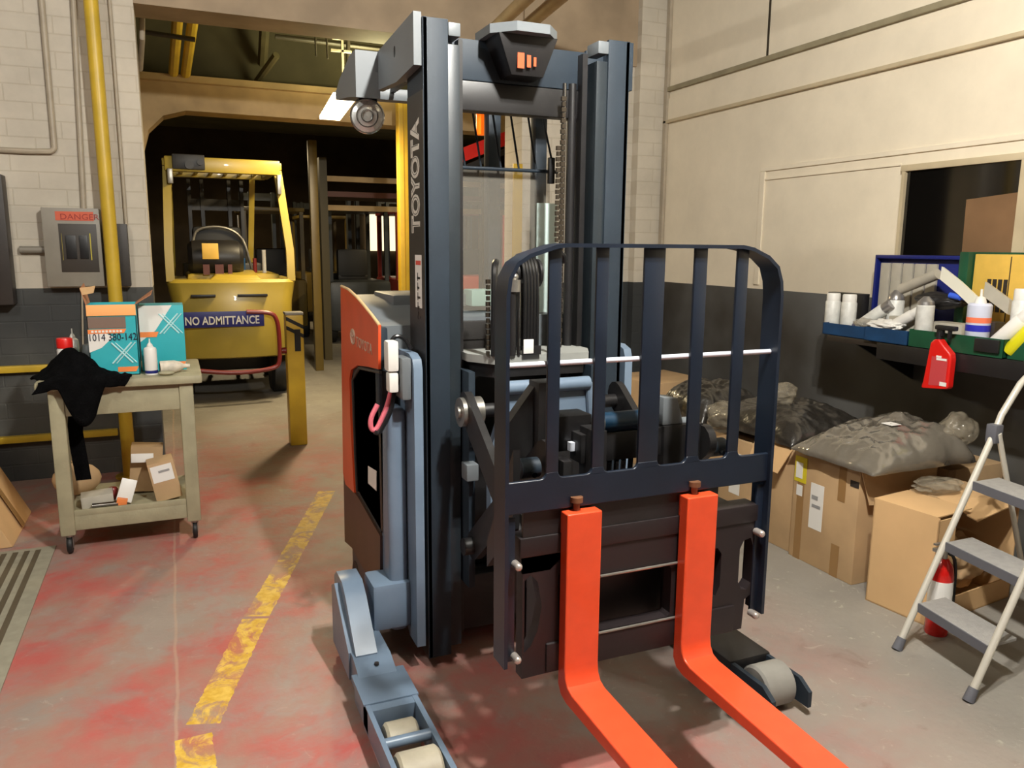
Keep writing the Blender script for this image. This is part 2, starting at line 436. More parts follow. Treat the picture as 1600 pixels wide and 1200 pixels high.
# second header beam with a gently rounded left corner
hb = MB()
o2 = [(-1.0, 3.07), (-1.0, 2.0), (-.19, 2.45), (-.14, 2.62), (0, 2.76), (.2, 2.82), (6.5, 2.80), (6.5, 3.07)]
hb.plate(o2, [], 'y', 8.5, 8.8)
hb.box(-1, 6.5, 8.42, 8.8, 3.07, 3.13)
struct('trim_2', hb, m_beam)
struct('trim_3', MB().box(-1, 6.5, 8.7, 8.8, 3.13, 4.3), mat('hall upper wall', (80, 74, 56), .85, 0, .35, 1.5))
# roof rafters of the hall
for i, x in enumerate((-.9, .9, 2.7, 4.5)):
    struct('trim_%d' % (4+i), MB().box(x, x+.16, YW+.35, 8.7, 4.08, 4.3), mat('rafter wood', (86, 78, 52), .8, 0, .3, 3))
# strips on the right wall
def wallstrip(name, pa, pb, h, t, m, x=XR):
    A, B = at(*pa, x=x), at(*pb, x=x); zz = (A.z+B.z)/2
    return struct(name, MB().box(x-t, x, min(A.y, B.y), max(A.y, B.y), zz-h/2, zz+h/2, bevel=min(t, h)*.2), m)
m_wt = mat('wall trim paint', (196, 180, 148), .6, 0, .1, 6)
m_wt2 = mat('wall trim dusty', (150, 140, 112), .7, 0, .2, 6)
zt = at(1200, 147, x=XR).z
struct('trim_8', MB().box(XR-.012, XR, -3, YW, zt-.02, zt+.16), m_wr)
struct('trim_9', MB().box(XR-.03, XR, -3, YW, zt-.035, zt-.01, bevel=.004), m_wt)
zt2 = at(1201, 92, x=XR).z
struct('trim_10', MB().box(XR-.028, XR, -3, YW, zt2-.02, zt2+.016, bevel=.004), m_wt2)
A = at(1204, 10, x=XR)
struct('trim_11', MB().box(XR-.006, XR, A.y-.008, A.y+.008, zt2+.02, 3.6), m_pipe)
# faint boarded frame on the wall beside the window
zp = at(1190, 262, x=XR).z; yp = at(1190, 262, x=XR).y
struct('trim_12', MB().box(XR-.012, XR, 1.0, yp, zp-.03, zp, bevel=.004).box(XR-.012, XR, yp-.05, yp-.0, 1.30, zp-.03, bevel=.003).box(XR-.010, XR, 3.4, yp-.05, zp-.09, zp-.08), m_wr)
# corner pilaster and conduit in the corner
struct('trim_13', MB().box(XR-.26, XR-.02, YW-.09, YW, 0, 3.6), m_wb)
struct('trim_14', MB().box(XR-.03, XR, YW-.14, YW-.09, 1.27, 3.6, bevel=.008), m_cond)

# window in the right wall
wy1 = at(1420, 268, x=XR).y; wz1 = at(1420, 268, x=XR).z
wy0 = at(1597, 300, x=XR).y
wn = thing('window_1', (XR, (wy0+wy1)/2, 1.3), None, None); wn['kind'] = 'structure'
obj('window_frame', MB().box(XR-.03, XR, wy0-.06, wy1+.03, wz1-.0, wz1+.035, bevel=.003).box(XR-.03, XR, wy1, wy1+.02, 1.3, wz1).box(XR-.03, XR, wy0-.06, wy0, 1.3, wz1).box(XR-.03, XR, wy0-.06, wy1+.03, 1.27, 1.31), m_wt, wn)
gp = MB().box(XR-.008, XR-.002, wy0, wy1, 1.31, wz1)
obj('window_pane', gp, m_dglass, wn)
A = at(1505, 312, x=XR); 
obj('pane_reflection', MB().plate([(at(1512, 312, x=XR).y, at(1512, 312, x=XR).z), (at(1596, 300, x=XR).y, at(1596, 300, x=XR).z), (wy0+.01, 1.33), (at(1505, 400, x=XR).y, 1.33)], [], 'x', XR-.010, XR-.0085), mat('brown reflection on glass', (128, 98, 70), .3, 0, .12, 5), wn)  # wall reflection painted as a brown sheet over the pane

# conduits on the back wall
def conduit(pts, r, label, mtl=m_cond, name='conduit', cat='pipe', d=None):
    P = [at(px, py, y=YW-(d or r)) for px, py in pts]
    o = obj(name, MB().tube(P, r, 10), mtl); return tag(o, label, cat)
a = at(62, -30, y=YW-.02); b_ = at(84, 238, y=YW-.02); c_ = at(-40, 241, y=YW-.02)
tag(obj('conduit', MB().tube([(a.x, YW-.02, 3.55), (a.x, YW-.02, b_.z+.06), (a.x, YW-.02, b_.z+.02), (a.x-.03, YW-.02, b_.z), (c_.x, YW-.02, b_.z)], .018, 10, smooth=1), m_cond),
    'painted conduit turning left at an elbow on the white brick wall', 'pipe')
conduit([(112, -40), (131, 330)], .017, 'thin painted conduit running down to the grey breaker panel')
tag(obj('conduit', MB().cyl((at(172, 10, y=YW).x, YW-.014, 3.55), (at(172, 10, y=YW).x, YW-.014, at(188, 352, y=YW).z), .011), m_cond), 'thinnest conduit on the brick wall, right of the yellow pole', 'pipe')
tag(obj('conduit', MB().cyl((at(32, 390, y=YW).x, YW-.03, at(32, 390, y=YW).z), (at(72, 390, y=YW).x, YW-.03, at(32, 390, y=YW).z), .022), m_bx), 'short horizontal conduit joining the dark panel to the breaker panel', 'pipe')
tag(obj('wire', MB().cyl(at(128, 450, y=YW-.02), at(130, 560, y=YW-.02), .006), m_cond), 'thin wire running down behind the open teal box', 'wire')
# yellow pole
p0 = at(150, 100, y=YW-.16); p1 = at(180, 460, y=YW-.16)
pole = thing('yellow_pole', (p1.x, YW-.16, 0), 'tall yellow painted pole in front of the breaker panel', 'pole')
pl = (p0.x-p1.x)/(p0.z-p1.z)
obj('pole', MB().cyl((p1.x+pl*(0-p1.z), YW-.16, 0), (p1.x+pl*(3.6-p1.z), YW-.16, 3.6), .042, n=24), m_yel2, pole)
obj('flange', MB().cyl((p1.x+pl*(0-p1.z), YW-.16, 0), (p1.x+pl*(-p1.z), YW-.16, .015), .09), m_yel2, pole)
# breaker panel
def wbox(mb, a, b, y0, y1, bevel=0):
    P, Q = at(*a, y=YW), at(*b, y=YW); return mb.box(min(P.x, Q.x), max(P.x, Q.x), y0, y1, min(P.z, Q.z), max(P.z, Q.z), bevel=bevel)
br = thing('breaker_panel', (at(135, 440, y=YW).x, YW-.05, at(135, 445, y=YW).z), 'grey steel breaker panel with orange label behind the yellow pole', 'electrical panel')
obj('cabinet', wbox(MB(), (67, 325), (166, 446), YW-.11, YW, .004), m_bx, br)
obj('breaker_recess', wbox(MB(), (94, 350), (158, 424), YW-.115, YW-.108, .001), m_bxd, br)
obj('breaker_bank', wbox(MB(), (104, 368), (126, 402), YW-.125, YW-.113, .002).box(0, 0, 0, 0, 0, 0) if 0 else wbox(wbox(MB(), (105, 368), (124, 404), YW-.122, YW-.113, .002), (126, 368), (142, 404), YW-.122, YW-.113, .002), mat('black breakers', (22, 22, 24), .4), br)
for a, b in (((99, 365), (103, 406)), ((142, 365), (147, 406))):
    obj('breaker_label', wbox(MB(), a, b, YW-.118, YW-.114), mat('yellow label strip', (190, 176, 60), .5), br)
obj('danger_label', wbox(MB(), (89, 331), (149, 346), YW-.1125, YW-.109), mat('orange red label', (206, 92, 62), .5), br)
pz = at(119, 344, y=YW-.113)
text('label_text', 'DANGER', .05, (at(97, 344, y=YW).x, YW-.1128, pz.z+.004), (1, 0, 0), (0, 0, 1), mat('label text red', (150, 40, 30), .5), kids(br)[-1], sx=1.1)
sw = thing('switch_box', (at(190, 440, y=YW).x, YW-.05, at(190, 440, y=YW).z), 'dark brown switch box right of the yellow pole', 'electrical box')
obj('cabinet', wbox(MB(), (170, 350), (206, 446), YW-.10, YW, .004), m_brz, sw)
obj('label', wbox(MB(), (176, 374), (187, 402), YW-.102, YW-.0995), m_lab, sw)
dp = thing('electrical_cabinet', (at(5, 470, y=YW).x, YW-.06, at(5, 478, y=YW).z), 'tall dark brown panel cut by the left edge of the photo', 'electrical panel')
obj('cabinet', wbox(MB(), (-70, 272), (28, 474), YW-.14, YW, .005), m_brz, dp)
obj('label', wbox(MB(), (-14, 355), (2, 398), YW-.142, YW-.139), m_lab, dp)
# yellow guard rails on the lower left wall
for py0, lab in ((577, 'upper yellow rail along the dark lower wall behind the cart'), (687, 'lower yellow rail near the floor behind the cart')):
    z = at(0, py0, y=YW).z; x1 = at(185, py0-10, y=YW).x
    tag(obj('wall_rail', MB().box(-2.2, x1, YW-.05, YW, z-.022, z+.022, bevel=.006), m_yel2), lab, 'rail')

# upper bay: pipes, lamp
def ceil_pipe(name, P, r, m, lab, cat='pipe', smooth=0):
    return tag(obj(name, MB().tube(P, r, 10, smooth=smooth), m), lab, cat)
A0, A1 = at(282, -30, y=6.7), at(271, 113, y=8.40)
ceil_pipe('yellow_pipe', [A0, A1], .045, m_yel2, 'left of two yellow pipes under the hall roof')
A0, A1 = at(310, -30, y=6.7), at(290, 115, y=8.40)
ceil_pipe('yellow_pipe', [A0, A1], .045, m_yel2, 'right of two yellow pipes under the hall roof')
ceil_pipe('black_pipe', [at(225, 50, y=7.2), at(305, 62, y=7.2)], .02, m_pipe, 'thin dark pipe crossing the two yellow pipes')
ceil_pipe('black_pipe', [at(430, 57, y=7.6), at(592, 76, y=7.6), at(640, 82, y=7.6), at(640, -60, y=7.6)], .022, m_pipe, 'lower dark pipe above the lit lamp')
ceil_pipe('black_pipe', [at(482, -10, y=7.4), at(484, 28, y=7.4), at(500, 33, y=7.4), at(640, 52, y=7.4)], .024, m_pipe, 'upper dark pipe with an elbow above the lamp')
ceil_pipe('black_pipe', [(at(543, 10, y=7.5).x, 7.5, 4.3), at(545, 120, y=7.5)], .02, m_pipe, 'upright dark pipe crossing the horizontal pipes')
ceil_pipe('cable', [at(494, 88, y=7.3), at(492, 50, y=7.3), at(500, 44, y=7.3), at(510, 52, y=7.3), at(512, 92, y=7.3)], .008, m_pipe, 'looped cable hanging above the lit lamp', 'cable', 2)
ceil_pipe('yellow_conduit', [at(222, -20, y=6.5), at(222, 60, y=6.5), at(219, 108, y=6.9)], .02, m_cond, 'pale conduit beside the brick wall edge')
jb = at(529, 52, y=7.3)
tag(obj('junction_box', MB().box(jb.x-.05, jb.x+.05, 7.25, 7.35, jb.z-.045, jb.z+.045, bevel=.006), m_cond), 'small pale junction box under the hall roof', 'box')
br1 = MB().tube([at(415, 20, y=8.2), at(410, 100, y=8.6)], .05, 8).tube([at(432, 86, y=8.2), at(400, 130, y=8.6)], .035, 8)
tag(obj('roof_brace', br1, mat('rafter wood', (86, 78, 52))), 'dark wooden brace between hall roof and header beam', 'brace')
# two fat pipes under the ceiling, left of the corner
for d, lab in ((0, 'left of two tan pipes under the header above the mast'), (.2, 'right of two tan pipes under the header above the mast')):
    tag(obj('ceiling_pipe', MB().cyl((2.02+d, 3.4, 3.12), (2.28+d, YW-.05, 3.12), .045, n=18), m_beam), lab, 'pipe')
# hanging lamp
lp = thing('hanging_lamp', (1.43, 7.0, 2.74), 'bright lit strip lamp hanging in the doorway', 'lamp')
LQ = [(1.31, 6.9), (1.51, 6.9), (1.61, 8.16), (1.41, 8.16)]
obj('diffuser', MB().hexa([(a, b, 2.775) for a, b in LQ]+[(a, b, 2.805) for a, b in LQ], .006), m_glow, lp)
obj('housing', MB().hexa([(a, b, 2.807) for a, b in LQ]+[(1.46+(a-1.46)*.45, 7.5+(b-7.5)*.98, 2.87) for a, b in LQ]), m_cond, lp)
obj('hanger', MB().box(1.45, 1.47, 7.2, 7.22, 2.86, 3.5).box(1.36, 1.54, 7.2, 7.22, 3.20, 3.22).cyl((1.46, 7.21, 3.5), (1.46, 7.21, 4.3), .006, n=8), m_cond, lp)
LLAB = ('strip lamp under the ceiling above the forks', 'strip lamp under the ceiling at the left of the bay')
for (x, y, z, _), lab in zip(LAMPS, LLAB):
    t = thing('ceiling_lamp', (x, y, z), lab, 'lamp')
    obj('housing', MB().box(x-.07, x+.07, y-.64, y+.64, z+.10, z+.15, bevel=.01), m_wht, t)
    for k in (-.5, .5): obj('hanger', MB().cyl((x, y+k, z+.15), (x, y+k, 3.6), .008, n=8), m_steel, t)

# ================================================================== REACH TRUCK
CX = 1.18
T = thing('reach_truck', (CX, 3.0, 0), 'grey and orange stand-up reach truck with tall mast and raised red forks', 'forklift')
# outer mast channels
def mast_rail(side):
    m = MB(); s = side
    xo = CX - .39 if s < 0 else CX + .39      # outer web plane
    d = 1 if s < 0 else -1
    m.box(min(xo, xo+d*.014), max(xo, xo+d*.014), 2.61, 2.80, .04, 2.285)
    m.box(min(xo, xo+d*.087), max(xo, xo+d*.087), 2.61, 2.628, .04, 2.285, bevel=.002)
    m.box(min(xo, xo+d*.087), max(xo, xo+d*.087), 2.782, 2.80, .04, 2.285, bevel=.002)
    return m
railL = obj('mast_rail', mast_rail(-1), m_gray, T)
railR = obj('mast_rail', mast_rail(1), m_gray, T)
sp = obj('side_plate', MB().box(CX-.3915, CX-.390, 2.612, 2.80, .04, 2.06), m_dark, railL); sp['label'] = 'black side face of the left mast rail'
# inner rails
for d, xa in ((1, .8775), (-1, 1.4825)):
    m = MB(); xb = xa+d*.042
    m.box(min(xa, xb), max(xa, xb), 2.618, 2.635, .07, 2.21, bevel=.001)
    m.box(min(xb-d*.012, xb), max(xb-d*.012, xb), 2.635, 2.76, .07, 2.21)
    m.box(min(xa, xb), max(xa, xb), 2.745, 2.76, .07, 2.21)
    o = obj('inner_rail', m, mat('inner rail grey', (36, 44, 50), .38, 0, .12, 7), T)
    obj('rail_cap', MB().box(min(xa, xb)+.001, max(xa, xb)+.002, 2.612, 2.70, 2.235, 2.278, bevel=.004), m_hood, o)
# inner-most stage seen as shining bars on the right
m = MB().box(1.405, 1.425, 2.66, 2.78, .1, 2.24)
obj('inner_rail', m, m_blk, T)
m = MB().box(.93, .945, 2.66, 2.78, .1, 2.24)
obj('inner_rail', m, m_blk, T)
for x, r, mm in ((1.385, .016, m_blk), (1.352, .009, m_chrome), (1.425, .008, m_chrome)):
    obj('lift_cylinder' if r > .01 else 'guide_rod', MB().cyl((x, 2.70, .3), (x, 2.70, 2.14), r, n=14), mm, T)
# top crossbeam
obj('cross_beam', MB().box(.92, 1.44, 2.70, 2.76, 2.12, 2.255, bevel=.004), m_gray, T)
m = MB().plate([(1.02, 2.60), (1.09, 2.53), (1.21, 2.53), (1.27, 2.60), (1.27, 2.74), (1.02, 2.74)], [], 'z', 2.255, 2.285)
obj('top_plate', m, m_hood, T)
obj('valve_cover', MB().hexa([(1.10, 2.60, 2.13), (1.22, 2.60, 2.13), (1.22, 2.71, 2.13), (1.10, 2.71, 2.13), (1.04, 2.57, 2.255), (1.26, 2.57, 2.255), (1.26, 2.71, 2.255), (1.04, 2.71, 2.255)], .004), m_blk, T)
obj('orange_glint', MB().box(1.115, 1.14, 2.583, 2.586, 2.15, 2.20).box(1.15, 1.165, 2.583, 2.586, 2.155, 2.195).box(1.175, 1.185, 2.583, 2.586, 2.16, 2.19), mat('painted orange glint', (190, 84, 44), .4), T)  # orange glints on the cover, painted as small flat pieces
obj('lower_cross_beam', MB().box(.93, 1.44, 2.70, 2.76, 2.02, 2.118, bevel=.004), m_blk, T)
obj('mast_tie', MB().box(.88, 1.48, 2.70, 2.80, .08, .30, bevel=.006), m_blk, T)
# chains
def chain(x, y, z0, z1, w=.018, pitch=.019, nm='chain'):
    m = MB(); n = int((z1-z0)/pitch)
    for i in range(n):
        z = z0+i*pitch
        ww = w if i % 2 else w*.72
        m.box(x-ww/2, x+ww/2, y-.006, y+.006, z, z+pitch*.78)
    return obj(nm, m, mat('oily chain', (74, 66, 56), .35, .6), T)
chain(1.33, 2.66, .95, 2.10); chain(1.292, 2.62, 1.19, 1.93, .014)
chain(1.222, 2.46, 1.18, 1.51, .02); chain(.985, 2.52, 1.18, 1.46, .014)
# left top bracket and overhead guard
m = MB()
B = [(2.62, 2.285), (2.62, 2.06), (2.80, 2.06), (3.12, 2.115), (3.12, 2.25)]
m.plate([(2.62, 2.30), (2.62, 2.135), (2.84, 2.12), (3.14, 2.14), (3.14, 2.275)], [[(2.86+.012*math.cos(a), 2.225+.02*math.sin(a)) for a in [k*PI/6 for k in range(12)]]], 'x', .762, .789)
obj('mast_bracket', m, m_hood, T)
m = MB().plate([(2.62, 2.285), (2.62, 2.12), (2.80, 2.12), (3.14, 2.14), (3.14, 2.275)], [], 'x', 1.571, 1.590)
obj('mast_bracket', m, m_gray, T)
gm = MB()
GP = [(3.10, 2.105), (3.10, 2.275), (3.20, 2.275), (3.42, 2.222), (3.50, 2.185), (3.50, 2.158), (3.23, 2.126)]
for xa, xb in ((.675, .768), (1.592, 1.685)): gm.plate(GP, [], 'x', xa, xb)
gm.box(.74, 1.62, 3.10, 3.18, 2.19, 2.26, bevel=.01).box(.74, 1.62, 3.42, 3.48, 2.16, 2.21, bevel=.01)
og = obj('overhead_guard', gm, m_hood, T)
for i in range(6):
    x = .90+i*.125
    obj('guard_bar', MB().box(x-.008, x+.008, 3.12, 3.46, 2.19, 2.21), m_dark, og)
obj('guard_bolt', MB().cyl((.762, 3.12, 2.24), (.745, 3.12, 2.24), .018, n=6).cyl((.762, 3.12, 2.19), (.745, 3.12, 2.19), .018, n=6), m_steel, og)
for x in (1.60,):
    obj('guard_post', MB().box(x-.03, x+.03, 3.42, 3.48, 1.30, 2.20, bevel=.008), m_gray, og)
obj('guard_post', MB().box(1.245, 1.30, 3.18, 3.24, 1.20, 2.20, bevel=.006), m_gray, og)
# headlight
h = at(574, 182, x=.73)
hl = MB(); hd = (Vector((0, 0, EYE))-h).normalized(); hd = Vector((-.25, -1, -.05)).normalized()
q = Vector((0, 0, 1)).rotation_difference(hd).to_matrix().to_4x4()
hl.lathe([(.012, -.07), (.045, -.05), (.062, -.01), (.064, 0)], mtx=Matrix.Translation(h) @ q)
ho = obj('headlight', hl, m_steel, T)
obj('lens', MB().lathe([(.061, .001), (.061, .008), (.045, .018), (.0, .022)], mtx=Matrix.Translation(h) @ q), m_lens, ho)
obj('reflector', MB().tube([Matrix.Translation(h) @ q @ Vector((.040*math.cos(a), .040*math.sin(a), .019)) for a in [k*PI/14 for k in range(29)]], .003, 6).tube([Matrix.Translation(h) @ q @ Vector((.022*math.cos(a), .022*math.sin(a), .023)) for a in [k*PI/14 for k in range(29)]], .003, 6), m_chrome, ho)
obj('bezel', MB().tube([Matrix.Translation(h) @ q @ Vector((.062*math.cos(a), .062*math.sin(a), .006)) for a in [k*PI/14 for k in range(29)]], .005, 8), m_chrome, ho)
obj('bracket', MB().box(h.x-.012, h.x+.012, h.y+.01, h.y+.07, h.z+.04, 2.14).box(h.x-.03, h.x+.04, h.y+.0, 3.22, 2.10, 2.115), m_gray, ho)
# strobe behind the mast
st = at(752, 188, y=3.3)
so = obj('strobe_base', MB().cyl((st.x, 3.3, st.z+.05), (st.x, 3.3, 2.2), .04, n=16), m_blk, T)
obj('strobe_lens', MB().cyl((st.x, 3.3, st.z-.06), (st.x, 3.3, st.z+.05), .022, n=20), m_amber, so)
# front guard grille and windshield
gr = MB().tube([(1.02, 2.92, 1.848), (1.44, 2.92, 1.848)], .007, 8)
gr.tube([(1.0, 2.92, 2.14), (1.46, 2.92, 2.14)], .007, 8)
for px in (727, 752, 783, 811, 838, 866):
    p = at(px, 262, y=2.92)
    gr.tube([(p.x, 2.92, 1.848), (p.x-.03 if px < 840 else p.x-.05, 2.97, 2.14)], .0045, 8)
gf = obj('front_grille', gr, m_gray, T)
ws = obj('windshield', MB().box(1.0, 1.42, 2.95, 2.954, 1.30, 1.845), m_screen, T)
pp = at(840, 317, y=3.02); pq = at(872, 450, y=3.02)
obj('clipboard', MB().box(at(840, 317, y=2.93).x, at(871, 317, y=2.93).x, 2.93, 2.94, 1.26, at(840, 317, y=2.93).z, bevel=.002), m_paper, T)['label'] = 'pale blue sheet hanging in the cab'
# grille bracket with clamp
obj('clamp', MB().box(at(857, 240, y=2.90).x, at(866, 240, y=2.90).x, 2.89, 2.91, 1.80, 1.90, bevel=.003), m_blk, T)
# body
YB0, YB1 = 2.84, 3.40
XL, XRr = .66, 1.70
bd = MB()
bd.plate([(XL+.012, YB0), (XRr-.012, YB0), (XRr-.012, YB1+.0), (1.5, YB1+.42), (.92, YB1+.42), (XL+.012, YB1)], [], 'z', .09, 1.16)
body = obj('body', bd, mat('body dark grey', (58, 62, 66), .45, 0, .1, 4), T)
# hood
hz = [(2.80, 1.16), (2.80, 1.265), (2.86, 1.275), (2.93, 1.285), (2.97, 1.31), (3.15, 1.335), (3.39, 1.345), (3.39, 1.16)]
hd_ = MB().plate(hz, [], 'x', XL+.022, .945)
hd_.plate([(2.86, 1.16), (2.86, 1.285), (3.15, 1.30), (3.39, 1.31), (3.39, 1.16)], [], 'x', .945, 1.69)
obj('hood', hd_, m_hood, T)
obj('hood_console', MB().box(.79, 1.30, 3.05, 3.38, 1.31, 1.36, bevel=.01), m_hood, T)
obj('hood_vent', MB().box(1.0, 1.3, 2.835, 2.862, 1.10, 1.27, bevel=.004).box(1.0, 1.25, 2.83, 2.862, 1.20, 1.205).box(1.0, 1.25, 2.83, 2.862, 1.16, 1.165), m_dark, T)
pm = at(737, 453, y=2.98); pn = at(775, 478, y=2.98)
obj('tray_box', MB().box(pm.x, pn.x, 2.98, 3.08, pn.z, pm.z, bevel=.006), m_mint, T)['label'] = 'mint coloured box on the hood'
# orange side panel, profile in (y,z)
def yz(px, py, x=XL): p = at(px, py, x=x); return (p.y, p.z)
top = [yz(532, 447), yz(543, 452), yz(556, 464), yz(568, 478), yz(580, 493), yz(591, 508)]
pan = top + [yz(591, 577), yz(575, 573), yz(558, 571), yz(548, 578), yz(546, 592), yz(547, 650), yz(550, 710), yz(553, 770), yz(540, 757), yz(536, 740)]
sidep = obj('side_panel', MB().plate(pan, [], 'x', XL, XL+.010), m_or, T); sidep['label'] = 'bright orange side panel'
edge = MB().tube([(XL+.004, y, z) for y, z in top], .006, 8)
obj('panel_edge', edge, mat('cream edge', (224, 190, 140), .4), sidep)
# brown-dark lower skirt
sk = [yz(536, 740), yz(553, 770), yz(558, 776), yz(593, 838), yz(593, 905), yz(572, 898), yz(549, 856), yz(538, 846)]
lower = obj('skirt', MB().plate(sk, [], 'x', XL+.002, XL+.04), mat('skirt brown black', (70, 48, 38), .4, 0, .2, 6), T)
# black door recess
dr = [yz(592, 580), yz(575, 576), yz(559, 574), yz(551, 581), yz(549, 594), yz(550, 650), yz(553, 710), yz(556, 768), yz(594, 835)]
door = obj('side_door', MB().plate(dr, [], 'x', XL+.012, XL+.03), m_blk, T); door['label'] = 'black moulded side door'
obj('door_seam', MB().tube([(XL+.006, *yz(*p)) for p in ((592, 582), (559, 575), (549, 594), (553, 710), (556, 768))], .006, 8), mat('rubber seam', (52, 50, 48), .5), door)
lb = MB(); P_ = [at(575, 728, x=XL+.008), at(588, 736, x=XL+.008), at(588, 767, x=XL+.008), at(575, 755, x=XL+.008)]
quad(lb, *P_); obj('warning_label', lb, m_lab, door)
# toyota name on panel
pt = at(557, 541, x=XL-.001)
e1, e2 = at(557, 541, x=XL-.001), at(581, 545, x=XL-.001)
text('brand_lettering', 'TOYOTA', .058, (XL-.0015, e1.y, e1.z), (0, -1, 0), (0, 0, 1), mat('silver lettering', (206, 182, 160), .35), sidep, sx=abs(e2.y-e1.y)/.235)
lc = at(551.5, 526, x=XL-.001)
def ell(cy, cz, a, b): return [(XL-.0015, cy+a*math.cos(t), cz+b*math.sin(t)) for t in [k*PI/12 for k in range(25)]]
obj('emblem', MB().tube(ell(lc.y, lc.z, .042, .03), .003, 6).tube(ell(lc.y, lc.z, .014, .027), .003, 6).tube(ell(lc.y, lc.z+.013, .03, .011), .003, 6), mat('silver lettering', (206, 182, 160)), sidep)
# rear caster
obj('rear_wheel', MB().lathe([(.0, -.03), (.075, -.03), (.085, -.02), (.085, .02), (.075, .03), (.0, .03)], mtx=Matrix.Translation((XL+.04, 3.33, .086)) @ Matrix.Rotation(PI/2, 4, 'Y')), m_rub, T)
obj('drive_wheel', MB().lathe([(.0, -.04), (.12, -.04), (.13, -.03), (.13, .03), (.12, .04), (.0, .04)], mtx=Matrix.Translation((1.45, 3.5, .131)) @ Matrix.Rotation(PI/2, 4, 'Y')), m_rub, T)
# mast lettering on left side face
ta, tb = at(652, 362, x=CX-.392), at(652, 182, x=CX-.392)
yl = 2.665
L_ = text('brand_lettering', 'TOYOTA', .13, (CX-.3918, yl, ta.z), (0, 0, 1), (0, 1, 0), mat('white outline lettering', (214, 210, 200), .4), railL, sx=1, offset=.0065)
me = L_.data; zs = [v.co.z for v in me.vertices]; k = (tb.z-ta.z)/(max(zs)-min(zs)); z0 = min(zs)
for v in me.vertices: v.co.z = z0+(v.co.z-z0)*k
L2 = text('brand_lettering_fill', 'TOYOTA', .13, (CX-.3926, yl, ta.z), (0, 0, 1), (0, 1, 0), m_dark, railL, sx=1, offset=-.0048)
me = L2.data
zc = [v.co.z for v in me.vertices]; k2 = (tb.z-ta.z-.006)/(max(zc)-min(zc)); zz0 = min(zc)
for v in me.vertices: v.co.z = z0+.003+(v.co.z-zz0)*k2
# warning sticker strip
s0, s1 = at(648, 398, x=CX-.392), at(659, 482, x=CX-.392)
stk = obj('warning_sticker', MB().box(CX-.3922, CX-.3914, 2.645, 2.725, s1.z, s0.z), m_lab, railL)
obj('sticker_bar', MB().box(CX-.3928, CX-.3920, 2.655, 2.715, s0.z-.035, s0.z-.02), m_red, stk)
mk = MB()
for i in range(5):
    zz = s0.z-.07-i*.034; mk.box(CX-.3928, CX-.3920, 2.665+.01*(i % 2), 2.70, zz-.014, zz-.006); mk.box(CX-.3928, CX-.3920, 2.69, 2.697, zz-.02, zz+.008)
obj('sticker_marks', mk, m_blk, stk)
# support plates at mast foot (left visible)
for s in (-1, 1):
    xa, xb = (.742, .774) if s < 0 else (2*CX-.774, 2*CX-.742)
    m = MB().plate([(2.60, .10), (2.60, 1.13), (2.615, 1.165), (2.66, 1.18), (2.82, 1.18), (2.84, .2), (2.70, .10)], [], 'x', xa, xb)
    o = obj('mast_support', m, m_light, T)
    if s < 0:
        obj('pivot_block', MB().box(.705, .742, 2.62, 2.72, 1.02, 1.17, bevel=.012), m_hood, o)
        obj('pivot_pin', MB().cyl((.70, 2.67, 1.09), (.742, 2.67, 1.09), .022), m_blk, o)
# curved cover behind
obj('corner_cover', MB().box(.672, .742, 2.70, 2.84, .12, .98, bevel=.03, seg=4), m_light, T)
obj('corner_cover', MB().box(2*CX-.742, 2*CX-.672, 2.70, 2.84, .12, .98, bevel=.03, seg=4), m_light, T)
obj('corner_post', MB().box(XL+.002, .70, 2.78, 2.84, .95, 1.262, bevel=.01), m_gray, T)
# connector and cables
k0, k1 = at(602, 533, y=2.66), at(622, 612, y=2.66)
con = obj('battery_connector', MB().box(k0.x+.003, k1.x, 2.64, 2.70, at(610, 580, y=2.66).z, k0.z, bevel=.008).box(k0.x+.006, k1.x-.002, 2.64, 2.69, k1.z, at(610, 582, y=2.66).z, bevel=.008), m_wht, T)
con['label'] = 'white connector housing'
def path(pts, y): return [at(a, b, y=yy) for (a, b), yy in zip(pts, y)] if isinstance(y, (list, tuple)) else [at(a, b, y=y) for a, b in pts]
obj('cable', MB().tube(path([(612, 605), (606, 632), (596, 655), (588, 672), (580, 672), (578, 655), (590, 632)], 2.70), .009, 10, smooth=2), m_pinkc, T)
obj('cable', MB().tube(path([(617, 605), (612, 640), (602, 660), (592, 678), (585, 675)], 2.69), .008, 10, smooth=2), m_hose, T)
obj('cable', MB().tube(path([(610, 535), (618, 524), (632, 528), (642, 545)], 2.70), .008, 10, smooth=2), m_hose, T)
